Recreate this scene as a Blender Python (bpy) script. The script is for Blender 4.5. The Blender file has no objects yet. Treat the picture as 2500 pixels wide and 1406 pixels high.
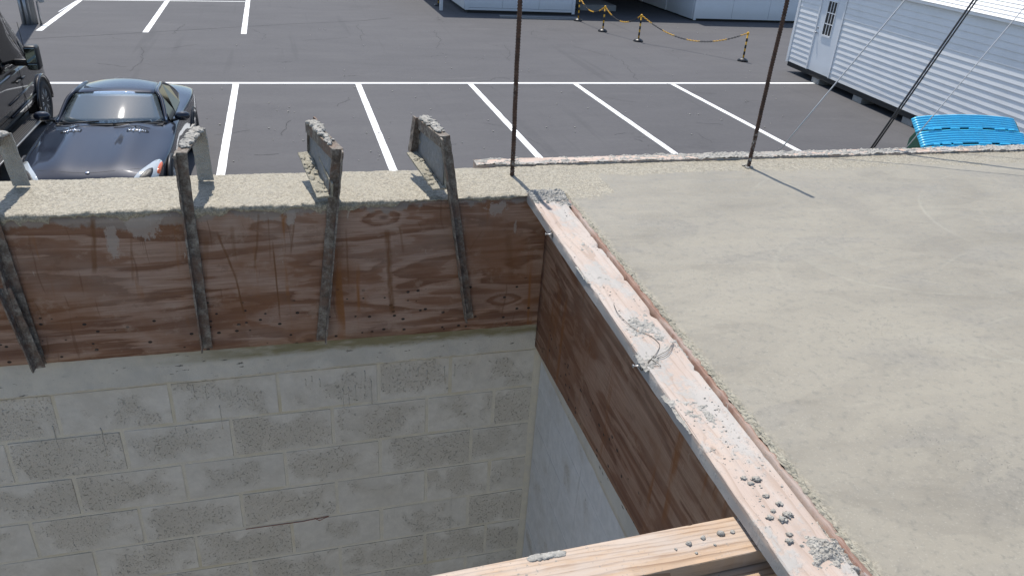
import bpy, bmesh, math, random
import numpy as np
from mathutils import Vector, Matrix, noise as mnoise
from mathutils.bvhtree import BVHTree

SC = bpy.context.scene
COL = SC.collection
RAD = math.radians

# ------------------------------------------------------------------ camera
F_PX = 1852.4                                   # focal length in pixels of the 2500 px wide photograph
CAM = Vector((-0.989, -2.691, 4.36))            # ground is z = 0, pit corner is x = y = 0
PITCH, ROLL, YAW = 0.48252, 0.07149, 0.30343
_f = Vector((math.sin(YAW)*math.cos(PITCH), math.cos(YAW)*math.cos(PITCH), -math.sin(PITCH)))
_r0 = Vector((math.cos(YAW), -math.sin(YAW), 0)); _u0 = _r0.cross(_f)
_r = _r0*math.cos(ROLL) + _u0*math.sin(ROLL)
_u = _u0*math.cos(ROLL) - _r0*math.sin(ROLL)
cam_data = bpy.data.cameras.new('camera'); cam = bpy.data.objects.new('camera', cam_data); COL.objects.link(cam)
cam_data.sensor_width = 36; cam_data.sensor_fit = 'HORIZONTAL'; cam_data.lens = F_PX/2500*36
cam_data.clip_start = 0.05; cam_data.clip_end = 2000
cam.matrix_world = Matrix(((_r.x, _u.x, -_f.x, CAM.x), (_r.y, _u.y, -_f.y, CAM.y), (_r.z, _u.z, -_f.z, CAM.z), (0, 0, 0, 1)))
SC.camera = cam

def ray(u, v): return _f*F_PX + _r*(u-1250) - _u*(v-703)
def on_z(u, v, z=0.0):
    d = ray(u, v); t = (z-CAM.z)/d.z; return CAM + d*t
def on_y(u, v, y):
    d = ray(u, v); t = (y-CAM.y)/d.y; return CAM + d*t
def on_x(u, v, x):
    d = ray(u, v); t = (x-CAM.x)/d.x; return CAM + d*t

# ------------------------------------------------------------------ light
SUN_DIR = Vector((-0.062, 0.42, 0.906)).normalized()      # towards the sun
world = bpy.data.worlds.new('World'); SC.world = world; world.use_nodes = True
wn = world.node_tree.nodes; wl = world.node_tree.links
sky = wn.new('ShaderNodeTexSky'); sky.sky_type = 'NISHITA'; sky.sun_disc = False
sky.sun_elevation = math.asin(SUN_DIR.z); sky.sun_rotation = math.atan2(SUN_DIR.x, SUN_DIR.y)
sky.air_density = 1.0; sky.dust_density = 0.9; sky.ozone_density = 1.0
wl.new(sky.outputs[0], wn['Background'].inputs[0]); wn['Background'].inputs[1].default_value = 0.14
sd = bpy.data.lights.new('sun', 'SUN'); sd.energy = 4.0; sd.angle = RAD(0.53); sd.color = (1.0, 0.95, 0.875)
sun = bpy.data.objects.new('sun', sd); COL.objects.link(sun)
sun.rotation_euler = SUN_DIR.to_track_quat('Z', 'Y').to_euler()
SC.view_settings.view_transform = 'Standard'; SC.view_settings.look = 'None'
SC.view_settings.exposure = 0.34; SC.view_settings.gamma = 1.0; SC.view_settings.use_curve_mapping = False
SC.render.engine = 'CYCLES'

# ------------------------------------------------------------------ node helper
class Mt:
    def __init__(s, name, base=(.5, .5, .5), rough=.8, **kw):
        s.m = bpy.data.materials.new(name); s.m.use_nodes = True
        s.nt = s.m.node_tree; s.b = s.nt.nodes['Principled BSDF']
        s.set('Base Color', base); s.set('Roughness', rough)
        for k, v in kw.items(): s.set(k.replace('_', ' '), v)
    def set(s, k, v):
        i = s.b.inputs[k]; s._in(i, v); return s
    def _in(s, i, v):
        if isinstance(v, bpy.types.NodeSocket): s.nt.links.new(v, i)
        elif isinstance(v, tuple) and len(v) == 3 and i.type == 'RGBA': i.default_value = (*v, 1)
        else: i.default_value = v
    def n(s, t, ins=(), **props):
        nd = s.nt.nodes.new(t)
        for k, v in props.items(): setattr(nd, k, v)
        for k, v in dict(ins).items(): s._in(nd.inputs[k], v)
        return nd
    def co(s): return s.n('ShaderNodeTexCoord').outputs['Object']
    def rnd(s): return s.n('ShaderNodeObjectInfo').outputs['Random']
    def map(s, v, scale=(1, 1, 1), rot=(0, 0, 0), loc=(0, 0, 0)):
        return s.n('ShaderNodeMapping', {'Vector': v, 'Scale': scale, 'Rotation': rot, 'Location': loc}).outputs[0]
    def off(s, v, k=37.0):
        r = s.n('ShaderNodeVectorMath', {0: (1.0, .7, .4), 'Scale': s.mul(s.rnd(), k)}, operation='SCALE').outputs[0]
        return s.n('ShaderNodeVectorMath', {0: v, 1: r}, operation='ADD').outputs[0]
    def noise(s, v, scale, detail=4, rough=.6, dist=0.0):
        return s.n('ShaderNodeTexNoise', {'Vector': v, 'Scale': scale, 'Detail': detail, 'Roughness': rough, 'Distortion': dist}).outputs['Fac']
    def vor(s, v, scale, feature='F1', rand=1.0):
        return s.n('ShaderNodeTexVoronoi', {'Vector': v, 'Scale': scale, 'Randomness': rand}, feature=feature).outputs['Distance']
    def m_(s, op, a, b=0.0, c=0.0):
        nd = s.n('ShaderNodeMath', operation=op)
        s._in(nd.inputs[0], a); s._in(nd.inputs[1], b); s._in(nd.inputs[2], c); return nd.outputs[0]
    def mul(s, a, b): return s.m_('MULTIPLY', a, b)
    def add(s, a, b): return s.m_('ADD', a, b)
    def sub(s, a, b): return s.m_('SUBTRACT', a, b)
    def ss(s, f, a, b, lo=0.0, hi=1.0):
        if a > b: a, b, lo, hi = b, a, hi, lo
        return s.n('ShaderNodeMapRange', {'Value': f, 'From Min': a, 'From Max': b, 'To Min': lo, 'To Max': hi}, interpolation_type='SMOOTHSTEP').outputs[0]
    def mix(s, f, a, b, blend='MIX'):
        nd = s.n('ShaderNodeMix', data_type='RGBA', blend_type=blend)
        s._in(nd.inputs[0], f); s._in(nd.inputs[6], a); s._in(nd.inputs[7], b); return nd.outputs[2]
    def ramp(s, f, stops, interp='LINEAR'):
        nd = s.n('ShaderNodeValToRGB', {0: f}); cr = nd.color_ramp; cr.interpolation = interp
        while len(cr.elements) < len(stops): cr.elements.new(.5)
        for e, (p, c) in zip(cr.elements, stops): e.position = p; e.color = (*c, 1) if isinstance(c, tuple) else (c, c, c, 1)
        return nd.outputs[0]
    def xyz(s, v):
        nd = s.n('ShaderNodeSeparateXYZ', {0: v}); return nd.outputs[0], nd.outputs[1], nd.outputs[2]
    def comb(s, x, y, z=0.0): return s.n('ShaderNodeCombineXYZ', {0: x, 1: y, 2: z}).outputs[0]
    def attr(s, name): return s.n('ShaderNodeAttribute', attribute_name=name).outputs['Fac']
    def bump(s, h, strength=.5, dist=.01):
        s.set('Normal', s.n('ShaderNodeBump', {'Height': h, 'Strength': strength, 'Distance': dist}).outputs[0]); return s

# ------------------------------------------------------------------ materials
MAT = {}
def mk_asphalt():
    k = Mt('asphalt', rough=.85); p = k.co()
    big = k.noise(p, .12, 3, .5); mid = k.noise(k.map(p, (.6, 1.6, 1)), .8, 5, .65, .4); fine = k.noise(p, 9, 6, .75); gr = k.noise(p, 140, 3, .7)
    c = k.ramp(k.add(k.mul(big, .5), k.mul(mid, .5)), [(.30, (.066, .065, .069)), (.5, (.082, .080, .084)), (.70, (.100, .098, .100))])
    st = k.noise(k.map(p, (.35, 1.5, 1), loc=(3.3, 1, 0)), .55, 5, .6, .3)
    c = k.mix(k.mul(k.ss(st, .64, .80), k.ss(fine, .3, .6, 0, .55)), c, (.23, .22, .21))          # dusty pale patches
    dk = k.noise(k.map(p, loc=(9, 4, 0)), .45, 4, .55, .5)
    c = k.mix(k.ss(dk, .62, .75, 0, .35), c, (.05, .049, .053))
    c = k.mix(k.ss(fine, .25, .75, 0, .25), c, (.125, .122, .12))
    c = k.mix(k.ss(gr, .62, .75, 0, .35), c, (.18, .175, .17))
    crk = k.vor(k.n('ShaderNodeVectorMath', {0: p, 1: k.n('ShaderNodeVectorMath', {0: k.n('ShaderNodeTexNoise', {'Vector': p, 'Scale': 1.4, 'Detail': 4}).outputs['Color'], 'Scale': .9}, operation='SCALE').outputs[0]}, operation='ADD').outputs[0], .75, 'DISTANCE_TO_EDGE')
    cm = k.mul(k.ss(crk, .006, .014, 1, 0), k.ss(k.noise(k.map(p, loc=(5, 5, 0)), .6, 3), .60, .67))
    tm = k.noise(k.map(p, (2.2, .10, 1), rot=(0, 0, .25)), 1.1, 3, .5, .15); c = k.mix(k.ss(tm, .60, .72, 0, .30), c, (.05, .05, .053))
    c = k.mix(k.mul(cm, .5), c, (.022, .022, .024))
    k.set('Base Color', c); k.set('Specular IOR Level', .35)
    k.bump(k.sub(k.add(k.mul(gr, .5), k.mul(fine, .5)), cm), .35, .006); return k.m
def mk_paint():
    k = Mt('line_paint', rough=.6); p = k.co(); f = k.noise(p, 14, 6, .75); g = k.noise(p, 120, 3)
    c = k.mix(k.ss(f, .68, .78, 0, .55), (.80, .81, .80), (.32, .32, .32)); c = k.mix(k.ss(k.noise(p, 2.5, 4), .4, .7, 0, .3), c, (.66, .66, .64))
    k.set('Base Color', c); k.bump(g, .2, .004); return k.m
def mk_slab():
    k = Mt('trowelled_concrete', rough=.62); p = k.co(); x, y, z = k.xyz(p)
    big = k.noise(p, .9, 4, .55, .8); mid = k.noise(k.map(p, (1, 2.6, 1), rot=(0, 0, .35)), 2.3, 6, .62, .9)
    sweep = k.noise(k.map(p, (2.2, .6, 1), rot=(0, 0, -.5)), 1.6, 5, .6, 1.6); fine = k.noise(p, 45, 6, .78); gr = k.noise(p, 170, 3, .7)
    c = k.ramp(k.add(k.mul(big, .45), k.mul(mid, .55)), [(.36, (.200, .181, .143)), (.46, (.240, .218, .173)), (.56, (.264, .240, .190)), (.70, (.295, .268, .212))])
    tr = k.noise(k.map(p, (1.0, 3.4, 1), rot=(0, 0, .42)), 1.5, 5, .6, .7)
    c = k.mix(k.ss(tr, .49, .60, 0, .55), c, k.mix(k.ss(fine, .35, .65), (.200, .185, .155), (.252, .234, .196)))        # damp grey trowel passes
    c = k.mix(k.ss(sweep, .55, .66, 0, .35), c, (.222, .204, .168))
    tl = k.noise(k.map(p, (1.2, 2.6, 1), rot=(0, 0, -.3), loc=(7, 2, 0)), 1.3, 5, .6, 1.0)
    c = k.mix(k.ss(tl, .535, .575, 0, .40), c, (.292, .265, .208))
    wet = k.noise(k.map(p, loc=(2, 8, 0)), .55, 4, .6, .4); c = k.mix(k.ss(wet, .50, .68, 0, .25), c, (.165, .152, .118))
    arc = None
    for (cx, cy, rx, a0) in [(1.45, -.95, .98, .0), (1.75, -1.25, .92, .3), (2.05, -.45, 1.35, .1), (1.2, -1.55, .62, .2), (2.4, -1.5, .95, .4), (1.15, -.75, .5, 0), (2.6, -.6, 1.2, 0)]:
        dx = k.sub(x, cx); dy = k.mul(k.sub(y, cy), 1.7)
        d = k.m_('SQRT', k.add(k.mul(dx, dx), k.mul(dy, dy)))
        d = k.sub(k.add(d, k.mul(k.sub(big, .5), .10)), rx)
        w = k.mul(k.ss(k.m_('ABSOLUTE', d), .002, .014, 1, 0), k.ss(k.noise(k.map(p, loc=(cx*7, cy*3, 0)), 2.0, 2), .50, .66))
        w = k.add(w, k.mul(k.mul(k.ss(d, -.22, 0.0), k.ss(d, 0.0, .004, 1, 0)), k.ss(k.noise(k.map(p, loc=(cx*3, cy*9, 0)), 1.5, 2), .5, .7, 0, .55)))
        arc = w if arc is None else k.m_('MAXIMUM', arc, w)
    c = k.mix(k.mul(arc, .24), c, (.37, .355, .285))
    peb = k.attr('pebble'); vb = k.vor(p, 200); sp = k.noise(p, 185, 4, .8)
    sp2 = k.noise(p, 95, 3, .8); pc = k.mix(k.ss(k.add(k.mul(sp, .5), k.mul(sp2, .5)), .40, .60), (.155, .135, .095), (.40, .36, .275)); pc = k.mix(k.ss(k.noise(p, 5, 5, .65), .5, .68, 0, .55), pc, (.29, .265, .205)); pc = k.mix(k.ss(k.noise(p, 22, 4), .55, .75, 0, .6), pc, (.30, .265, .19))
    pm = k.ss(k.add(peb, k.mul(k.sub(fine, .5), 1.3)), .35, .9)
    c = k.mix(k.mul(pm, .92), c, pc)
    pit = k.mul(k.ss(k.vor(p, 75), .10, .22, 1, 0), k.ss(k.noise(p, 3.5, 4), .52, .68))
    c = k.mix(k.mul(pit, .4), c, (.15, .145, .12)); c = k.mix(k.ss(gr, .55, .72, 0, .35), c, (.40, .38, .315)); c = k.mix(k.ss(fine, .50, .32, 0, .5), c, (.15, .143, .115))
    k.set('Base Color', c); k.set('Roughness', k.ss(fine, .3, .7, .5, .72))
    h = k.add(k.add(k.mul(fine, .25), k.mul(gr, .12)), k.mul(k.mul(pm, k.sub(1.0, vb)), .55)); h = k.add(k.sub(h, pit), k.mul(arc, .25))
    k.bump(h, .45, .004); return k.m
def mk_rough_conc(name='rough_concrete', dark=(.17, .16, .13), lite=(.42, .40, .34), sc=1.0):
    k = Mt(name, rough=.9); p = k.co(); a = k.noise(p, 18*sc, 6, .7); b = k.noise(p, 160*sc, 4, .75); v = k.vor(p, 90*sc)
    c = k.ramp(k.add(k.mul(a, .5), k.mul(b, .5)), [(.3, dark), (.5, tuple((i+j)/2 for i, j in zip(dark, lite))), (.7, lite)])
    k.set('Base Color', c); k.bump(k.add(k.mul(b, .7), k.sub(1.0, v)), .8, .006); return k.m
def mk_block(name, smear, sm0=(.53, .495, .43), sm1=(.60, .56, .485)):
    k = Mt(name, rough=.92); o = k.co(); p = k.off(o); x, y, z = k.xyz(o)
    ex = k.m_('ABSOLUTE', k.mul(x, 5.0)); ez = k.m_('ABSOLUTE', k.mul(z, 10.0))
    edge = k.m_('MAXIMUM', ex, ez)
    P = k.n('ShaderNodeNewGeometry').outputs['Position']; px, py, pz = k.xyz(P); wn_ = k.noise(P, 1.9, 5, .6, .4); wf = k.noise(P, 6.0, 5, .65, .3)
    n1 = k.noise(p, 7, 5, .6, .4); n2 = k.noise(p, 26, 5, .7); n3 = k.noise(p, 115, 4, .8)
    msk = k.ss(k.add(k.add(k.mul(edge, .55), k.mul(k.sub(n1, .5), 1.9)), k.add(k.mul(k.sub(k.rnd(), .5), .30), k.mul(k.sub(wn_, .5), 1.5))), smear-.3, smear+.34, 1, 0)   # 1 = bare rough block
    smooth = k.mix(k.ss(n2, .35, .7), sm0, sm1)
    bare = k.mix(k.ss(n3, .35, .65), (.37, .33, .265), (.52, .465, .375))
    bare = k.mix(k.ss(k.noise(p, 3.0, 2), .45, .65, 0, .5), bare, (.36, .315, .24))
    c = k.mix(k.mul(msk, .62), smooth, bare)
    pits = k.mul(k.ss(n3, .56, .66), k.ss(k.add(msk, k.mul(k.sub(n2, .5), .9)), .35, .7))
    c = k.mix(k.mul(pits, .45), c, (.14, .125, .105))
    c = k.mix(k.mul(k.ss(k.rnd(), .3, 1.0), .16), c, (.30, .285, .25))
    run = k.noise(k.comb(k.mul(k.add(px, py), 34), k.mul(pz, 1.6), 1.0), 1.0, 4, .65, .2)
    c = k.mix(k.mul(k.ss(run, .60, .70), k.ss(wf, .48, .62, 0, .5)), c, (.20, .185, .155))
    c = k.mix(k.ss(wf, .50, .70, 0, .35), c, tuple(i*1.08 for i in sm1)); c = k.mix(k.ss(wn_, .52, .70, 0, .30), c, (.33, .29, .225))
    k.set('Base Color', c); k.bump(k.sub(k.add(k.mul(n2, .3), k.mul(msk, k.mul(n3, .6))), k.mul(pits, 1.4)), .7, .005); return k.m
def mk_mortar():
    k = Mt('mortar', rough=.95); p = k.co(); n = k.noise(p, 20, 5, .7); f = k.noise(p, 200, 3, .7)
    c = k.mix(k.ss(n, .35, .65), (.52, .48, .40), (.58, .53, .42)); c = k.mix(k.ss(k.noise(p, 3, 3), .5, .65, 0, .8), c, (.50, .44, .31))
    k.set('Base Color', c); k.bump(f, .5, .003); return k.m
def mk_beam():
    k = Mt('bond_beam_concrete', rough=.9); p = k.co(); x, y, z = k.xyz(p)
    n = k.noise(p, 6, 5, .65, .5); f = k.noise(p, 130, 4, .75); st = k.noise(k.map(p, (1, 1, 5)), 5, 5, .65)
    c = k.mix(k.ss(n, .35, .65), (.44, .415, .36), (.53, .495, .42))
    hz = k.add(k.ss(z, 2.62, 2.72), k.mul(k.sub(n, .5), .9)); mossx = k.ss(x, -1.75, -1.1)
    c = k.mix(k.mul(k.mul(k.ss(hz, .18, .62), mossx), k.ss(st, .3, .55, .45, .95)), c, (.20, .172, .088))
    c = k.mix(k.mul(k.ss(k.noise(k.map(p, (1, 1, 4)), 22, 4, .6), .64, .70), k.ss(n, .4, .55)), c, (.06, .058, .055))
    k.set('Base Color', c); k.bump(k.add(k.mul(st, .7), k.mul(f, .5)), .6, .006); return k.m
def mk_ply(name, axis, dark=1.0, seed=0.0, top=3.30, bot=2.72, streaks=(), splats=(), tint=(1.0, .84, .70)):
    k = Mt(name, rough=.8); p = k.co(); x, y, z = k.xyz(p); al = x if axis == 'x' else y
    q = k.comb(k.add(al, seed), z, seed); lowz = k.ss(z, bot+.26, bot+.04)
    vd = k.vor(k.comb(k.mul(k.add(al, seed), 2.0), k.mul(z, 4.6), seed), 1.0)
    wv = k.noise(k.comb(k.mul(k.add(al, seed), .62), k.mul(z, 4.6), seed), 1.25, 4, .55, .35)
    wv = k.add(wv, k.mul(k.ss(vd, 0.0, .22, 1, 0), .22))
    t = k.m_('FRACT', k.add(k.mul(wv, 6.3), k.mul(k.sub(k.noise(k.comb(k.mul(al, 14), k.mul(z, 40), seed), 1.0, 4, .7), .5), .28)))
    g = k.noise(k.comb(k.mul(al, 5), k.mul(z, 260), seed), 1.0, 4, .7); g2 = k.noise(k.comb(k.mul(al, 2.2), k.mul(z, 60), seed), 1.0, 4, .6)
    c = k.ramp(t, [(.0, (.150, .080, .048)), (.22, (.195, .108, .066)), (.44, (.245, .145, .098)), (.50, (.33, .245, .20)), (.80, (.385, .30, .255)), (.95, (.30, .20, .15)), (1.0, (.150, .080, .048))])
    c = k.mix(k.ss(g, .40, .62, .42, 0), c, (.15, .085, .055)); c = k.mix(k.ss(g2, .5, .7, 0, .30), c, (.47, .39, .345))
    wz = k.noise(k.comb(k.mul(al, 1.3), k.mul(z, 2.5), seed+3), 1.6, 5, .6)
    c = k.mix(k.ss(wz, .45, .66, 0, .35), c, (.34, .30, .275))                                         # greyed, cement-washed veneer
    c = k.mix(k.ss(k.noise(q, 2.2, 4, .6), .50, .66, 0, .65), c, (.205, .10, .045)); c = k.mix(k.mul(lowz, k.ss(k.noise(k.comb(k.mul(al, 2.5), k.mul(z, 12), seed), 1.0, 4, .6), .42, .62, 0, .6)), c, (.13, .07, .05))
    stk = k.noise(k.comb(k.mul(al, 16), k.mul(z, .9), seed), 1.0, 3, .6, .25)                                # rust runs
    stm = k.noise(k.comb(k.mul(al, 2.6), k.mul(z, 2.0), seed+9), 1.0, 3)
    c = k.mix(k.mul(k.ss(stk, .56, .68), k.ss(stm, .44, .56, 0, .85)), c, (.235, .105, .028))
    ln = k.noise(k.comb(k.mul(k.add(al, k.mul(k.noise(k.comb(al, z, seed), 1.5, 2), .25)), 60), k.mul(z, 3.0), seed), 1.0, 2, .5)
    c = k.mix(k.mul(k.ss(ln, .64, .70), k.ss(stm, .44, .56, 0, .45)), c, (.115, .055, .025))
    kn = k.ss(vd, .02, .055, 1, 0); c = k.mix(k.mul(kn, .65), c, (.09, .045, .03))
    lowb = k.ss(z, bot+.30, bot+.02); hole = k.vor(k.comb(al, k.mul(z, 1.35), seed), 21)
    c = k.mix(k.mul(k.ss(hole, .13, .17, 1, 0), k.ss(k.add(lowb, k.mul(k.noise(q, 9, 2), .9)), .58, .74)), c, (.018, .014, .012))
    gz = k.add(k.ss(z, top-.15, top+.02), k.mul(k.sub(k.noise(k.comb(k.mul(al, 5), k.mul(z, 3), 2.0), 1.0, 6, .68), .5), 1.5))
    c = k.mix(k.ss(k.sub(gz, k.ss(al, -1.6, -.9, 0, .22)) if axis == 'x' else gz, .56, .68, 0, .8), c, k.mix(g2, (.21, .205, .20), (.33, .325, .315)))               # cement splash at the top
    drp = k.noise(k.comb(k.mul(al, 22), k.mul(z, 5), 4.0), 1.0, 5, .7)
    c = k.mix(k.mul(k.ss(drp, .655, .70), k.ss(z, bot+.1, top-.08)), c, (.44, .43, .41))
    scf = k.noise(k.comb(k.mul(al, 7), k.mul(z, 9), 6.0+seed), 1.0, 6, .75); c = k.mix(k.ss(scf, .54, .64, 0, .35), c, (.40, .345, .30)); c = k.mix(k.ss(scf, .44, .34, 0, .35), c, (.13, .07, .04))
    for (x0, z0, x1, z1, w_, s_) in streaks:                                                                # rust and water runs with a place of their own
        t_ = k.ss(z, z1, z0, 0, 1); cx = k.add(x0, k.mul(k.m_('DIVIDE', k.sub(z0, z), z0-z1), x1-x0)); cx = k.add(cx, k.mul(k.sub(k.noise(k.comb(z, x0*9, 1.0), 9, 2), .5), w_*1.5))
        msk_ = k.mul(k.mul(k.ss(k.m_('ABSOLUTE', k.sub(al, cx)), w_*.25, w_, 1, 0), k.mul(k.ss(z, z1-.01, z1+.03), k.ss(z, z0+.01, z0-.02))), k.ss(k.noise(k.comb(k.mul(al, 60), k.mul(z, 9), x0), 1.0, 3), .3, .6, .45, 1.0))
        c = k.mix(k.mul(msk_, s_), c, (.135, .062, .018))
    for (x0, z0, rx_, rz_) in splats:                                                                       # cement left on the sheet
        d_ = k.m_('SQRT', k.add(k.m_('POWER', k.m_('DIVIDE', k.sub(al, x0), rx_), 2.0), k.m_('POWER', k.m_('DIVIDE', k.sub(z, z0), rz_), 2.0)))
        c = k.mix(k.ss(k.add(d_, k.mul(k.sub(k.noise(k.comb(k.mul(al, 22), k.mul(z, 14), x0), 1.0, 6, .8), .5), 3.4)), .70, .95, .7, 0), c, k.mix(g2, (.30, .30, .295), (.42, .42, .41)))
    c = k.mix(1.0, c, tint, 'MULTIPLY')
    k.set('Base Color', c); k.bump(k.add(k.mul(g, .6), k.mul(t, .25)), .5, .002); return k.m
def mk_lumber(name, axis, a, b, grain, cement, lines=24.0, coat=None):
    k = Mt(name, rough=.78); p = k.co(); x, y, z = k.xyz(p); al, ac = (x, y) if axis == 'x' else (y, x)
    q = k.comb(k.mul(al, 1.0), k.mul(ac, 6.0), k.mul(z, 6.0))
    w = k.noise(q, 2.0, 3, .5, .2); kn = k.vor(k.comb(k.mul(al, 3.0), k.mul(ac, 9), k.mul(z, 3)), 1.0)
    w = k.add(k.mul(w, 3.0), k.mul(k.ss(kn, 0, .16, 1, 0), .7))
    rg = k.m_('FRACT', k.add(k.mul(w, 1.6), k.mul(ac, lines)))
    fib = k.noise(k.comb(k.mul(al, 9), k.mul(ac, 420), k.mul(z, 420)), 1.0, 4, .7); md = k.noise(p, 6, 5, .6)
    c = k.mix(k.ss(md, .35, .65), a, b); c = k.mix(k.ss(rg, .55, .97, 0, .6), c, grain); c = k.mix(k.ss(fib, .5, .72, 0, .35), c, grain)
    c = k.mix(k.ss(kn, .02, .045, .6, 0), c, tuple(i*.45 for i in grain))
    cm = k.add(k.noise(k.comb(k.mul(al, 6), k.mul(ac, 10), z), 1.0, 6, .68), k.mul(k.sub(k.noise(p, 90, 3), .5), .22))
    c = k.mix(k.ss(cm, cement, cement+.10, 0, .85), c, (.36, .35, .325))
    c = k.mix(k.ss(k.noise(k.comb(k.mul(al, 3), k.mul(ac, 14), z), 1.0, 6, .7), .42, .62, 0, .5), c, (.47, .43, .39))
    if coat: c = k.mix(k.ss(z, coat, coat-.008, 0, .8), c, k.mix(md, (.22, .22, .22), (.40, .40, .39)))
    sp = k.noise(p, 110, 3, .8); c = k.mix(k.mul(k.ss(sp, .60, .68), k.ss(md, .40, .55)), c, (.20, .195, .18))
    k.set('Base Color', c); k.bump(k.add(k.mul(fib, .5), k.add(k.mul(rg, .4), k.mul(k.ss(cm, cement, cement+.1), .8))), .6, .0022); return k.m
def mk_steel():
    k = Mt('cement_caked_steel', rough=.75, Metallic=.0); p = k.co(); a = k.noise(p, 30, 6, .75); b = k.noise(p, 130, 4, .8)
    c = k.ramp(k.add(k.mul(a, .6), k.mul(b, .4)), [(.34, (.045, .033, .026)), (.46, (.11, .085, .066)), (.55, (.21, .185, .152)), (.68, (.36, .335, .29))])
    c = k.mix(k.ss(k.noise(p, 12, 4), .48, .64, 0, .7), c, (.15, .085, .055)); k.set('Base Color', c); k.bump(k.add(a, k.mul(b, .5)), .5, .003); return k.m
def mk_rust():
    k = Mt('rusty_rebar', rough=.85); p = k.co(); a = k.noise(p, 45, 5, .7); z = k.xyz(p)[2]
    c = k.ramp(a, [(.3, (.028, .017, .012)), (.55, (.075, .04, .026)), (.75, (.13, .075, .05))])
    c = k.mix(k.mul(k.ss(k.noise(p, 60, 4, .7), .5, .62), k.ss(k.add(k.mul(k.noise(p, 7, 3), .9), k.ss(z, 3.6, 3.3, 0, .25)), .5, .7)), c, (.33, .32, .29))
    k.set('Base Color', c); k.bump(a, .6, .003); return k.m
def mk_carpaint(name, c, fl):
    k = Mt(name, base=c, rough=.45, Coat_Weight=1.0, Coat_Roughness=.02, Specular_IOR_Level=.15); p = k.co()
    d = k.noise(p, 260, 3, .8); k.set('Base Color', k.mix(k.ss(d, .60, .76, 0, fl), c, (.22, .22, .23)))
    k.set('Metallic', .3); k.set('Coat Roughness', k.ss(k.noise(p, 5, 4), .3, .8, .015, .05)); return k.m
def mk_glass(name, tint, refl, haze):
    k = Mt(name); nt = k.nt; out = nt.nodes['Material Output']
    tr = k.n('ShaderNodeBsdfTransparent', {'Color': tint}); gl = k.n('ShaderNodeBsdfGlossy', {'Color': (1, 1, 1), 'Roughness': .04}); df = k.n('ShaderNodeBsdfDiffuse', {'Color': (.36, .46, .52)})
    fr = k.n('ShaderNodeFresnel', {'IOR': refl}).outputs[0]
    m1 = nt.nodes.new('ShaderNodeMixShader'); m1.inputs[0].default_value = haze; nt.links.new(tr.outputs[0], m1.inputs[1]); nt.links.new(df.outputs[0], m1.inputs[2])  # dusty film; its pale blue also stands in for reflected sky
    m2 = nt.nodes.new('ShaderNodeMixShader'); nt.links.new(fr, m2.inputs[0]); nt.links.new(m1.outputs[0], m2.inputs[1]); nt.links.new(gl.outputs[0], m2.inputs[2])
    nt.links.new(m2.outputs[0], out.inputs[0]); return k.m
def mk_white(name, c=(.74, .75, .76), dirt=.25):
    k = Mt(name, rough=.5); p = k.co(); n = k.noise(p, 2.2, 5, .6); f = k.noise(p, 40, 4, .7); z = k.xyz(p)[2]
    cc = k.mix(k.ss(n, .4, .75, 0, dirt), c, (.55, .55, .53)); cc = k.mix(k.mul(k.ss(k.add(z, k.mul(f, .25)), .75, .30), .35), cc, (.42, .40, .37))
    k.set('Base Color', cc); k.bump(f, .08, .004); return k.m
def mk_pole():
    k = Mt('weathered_pole', rough=.85); p = k.co(); a = k.noise(k.map(p, (12, 12, .6)), 1.5, 5, .7); k.set('Base Color', k.ramp(a, [(.3, (.17, .165, .16)), (.7, (.34, .335, .325))])); k.bump(a, .4, .01); return k.m
def mk_plastic(name, c, r=.4):
    k = Mt(name, rough=r); p = k.co(); n = k.noise(p, 8, 5, .65); k.set('Base Color', k.mix(k.ss(n, .35, .8, 0, .35), c, tuple(i*.6+.06 for i in c))); return k.m

MAT['asphalt'] = mk_asphalt(); MAT['paint'] = mk_paint(); MAT['slab'] = mk_slab()
MAT['crust'] = mk_rough_conc('cement_crust', (.20, .19, .165), (.52, .50, .455)); MAT['crust_tan'] = mk_rough_conc('bubbly_cement', (.17, .155, .115), (.46, .43, .345))
MAT['crumb'] = mk_rough_conc('concrete_crumb', (.30, .28, .245), (.54, .515, .46), 2.0)
MAT['block'] = mk_block('concrete_block', .36); MAT['block_side'] = mk_block('washed_block', -.10, (.52, .515, .49), (.60, .59, .56)); MAT['mortar'] = mk_mortar(); MAT['beam'] = mk_beam(); MAT['mortar_side'] = mk_block('washed_mortar', -.6, (.54, .53, .505), (.62, .605, .575))
def st_(u0, v0, u1, v1, w, s): a, b = on_y(u0, v0, -.026), on_y(u1, v1, -.026); return (a.x, a.z, b.x, b.z, w, s)
STREAKS = [st_(228, 530, 230, 670, .012, .75), st_(530, 565, 580, 690, .006, .85), st_(575, 680, 597, 770, .005, .9), st_(565, 550, 575, 640, .010, .5), st_(665, 590, 685, 785, .0045, .85), st_(632, 520, 622, 660, .006, .6), st_(655, 530, 660, 640, .004, .5),
           st_(505, 575, 500, 700, .014, .45), st_(945, 560, 958, 770, .016, .75), st_(975, 550, 985, 620, .006, .5), st_(845, 560, 852, 700, .005, .5), st_(720, 520, 710, 620, .005, .55), st_(1020, 540, 1030, 560, .004, .5), st_(1120, 620, 1125, 700, .006, .4), st_(1240, 570, 1250, 690, .02, .35), st_(320, 560, 325, 690, .006, .45), st_(1180, 560, 1140, 620, .004, .4)]
SPLATS = [(on_y(u, v, -.026).x, on_y(u, v, -.026).z, a, b) for u, v, a, b in ((275, 590, .022, .07), (350, 550, .06, .05), (345, 515, .14, .04), (180, 510, .12, .025), (700, 500, .09, .035), (710, 520, .018, .05), (930, 490, .012, .03), (1215, 510, .05, .03), (1258, 558, .006, .03), (60, 500, .05, .02))]
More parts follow.
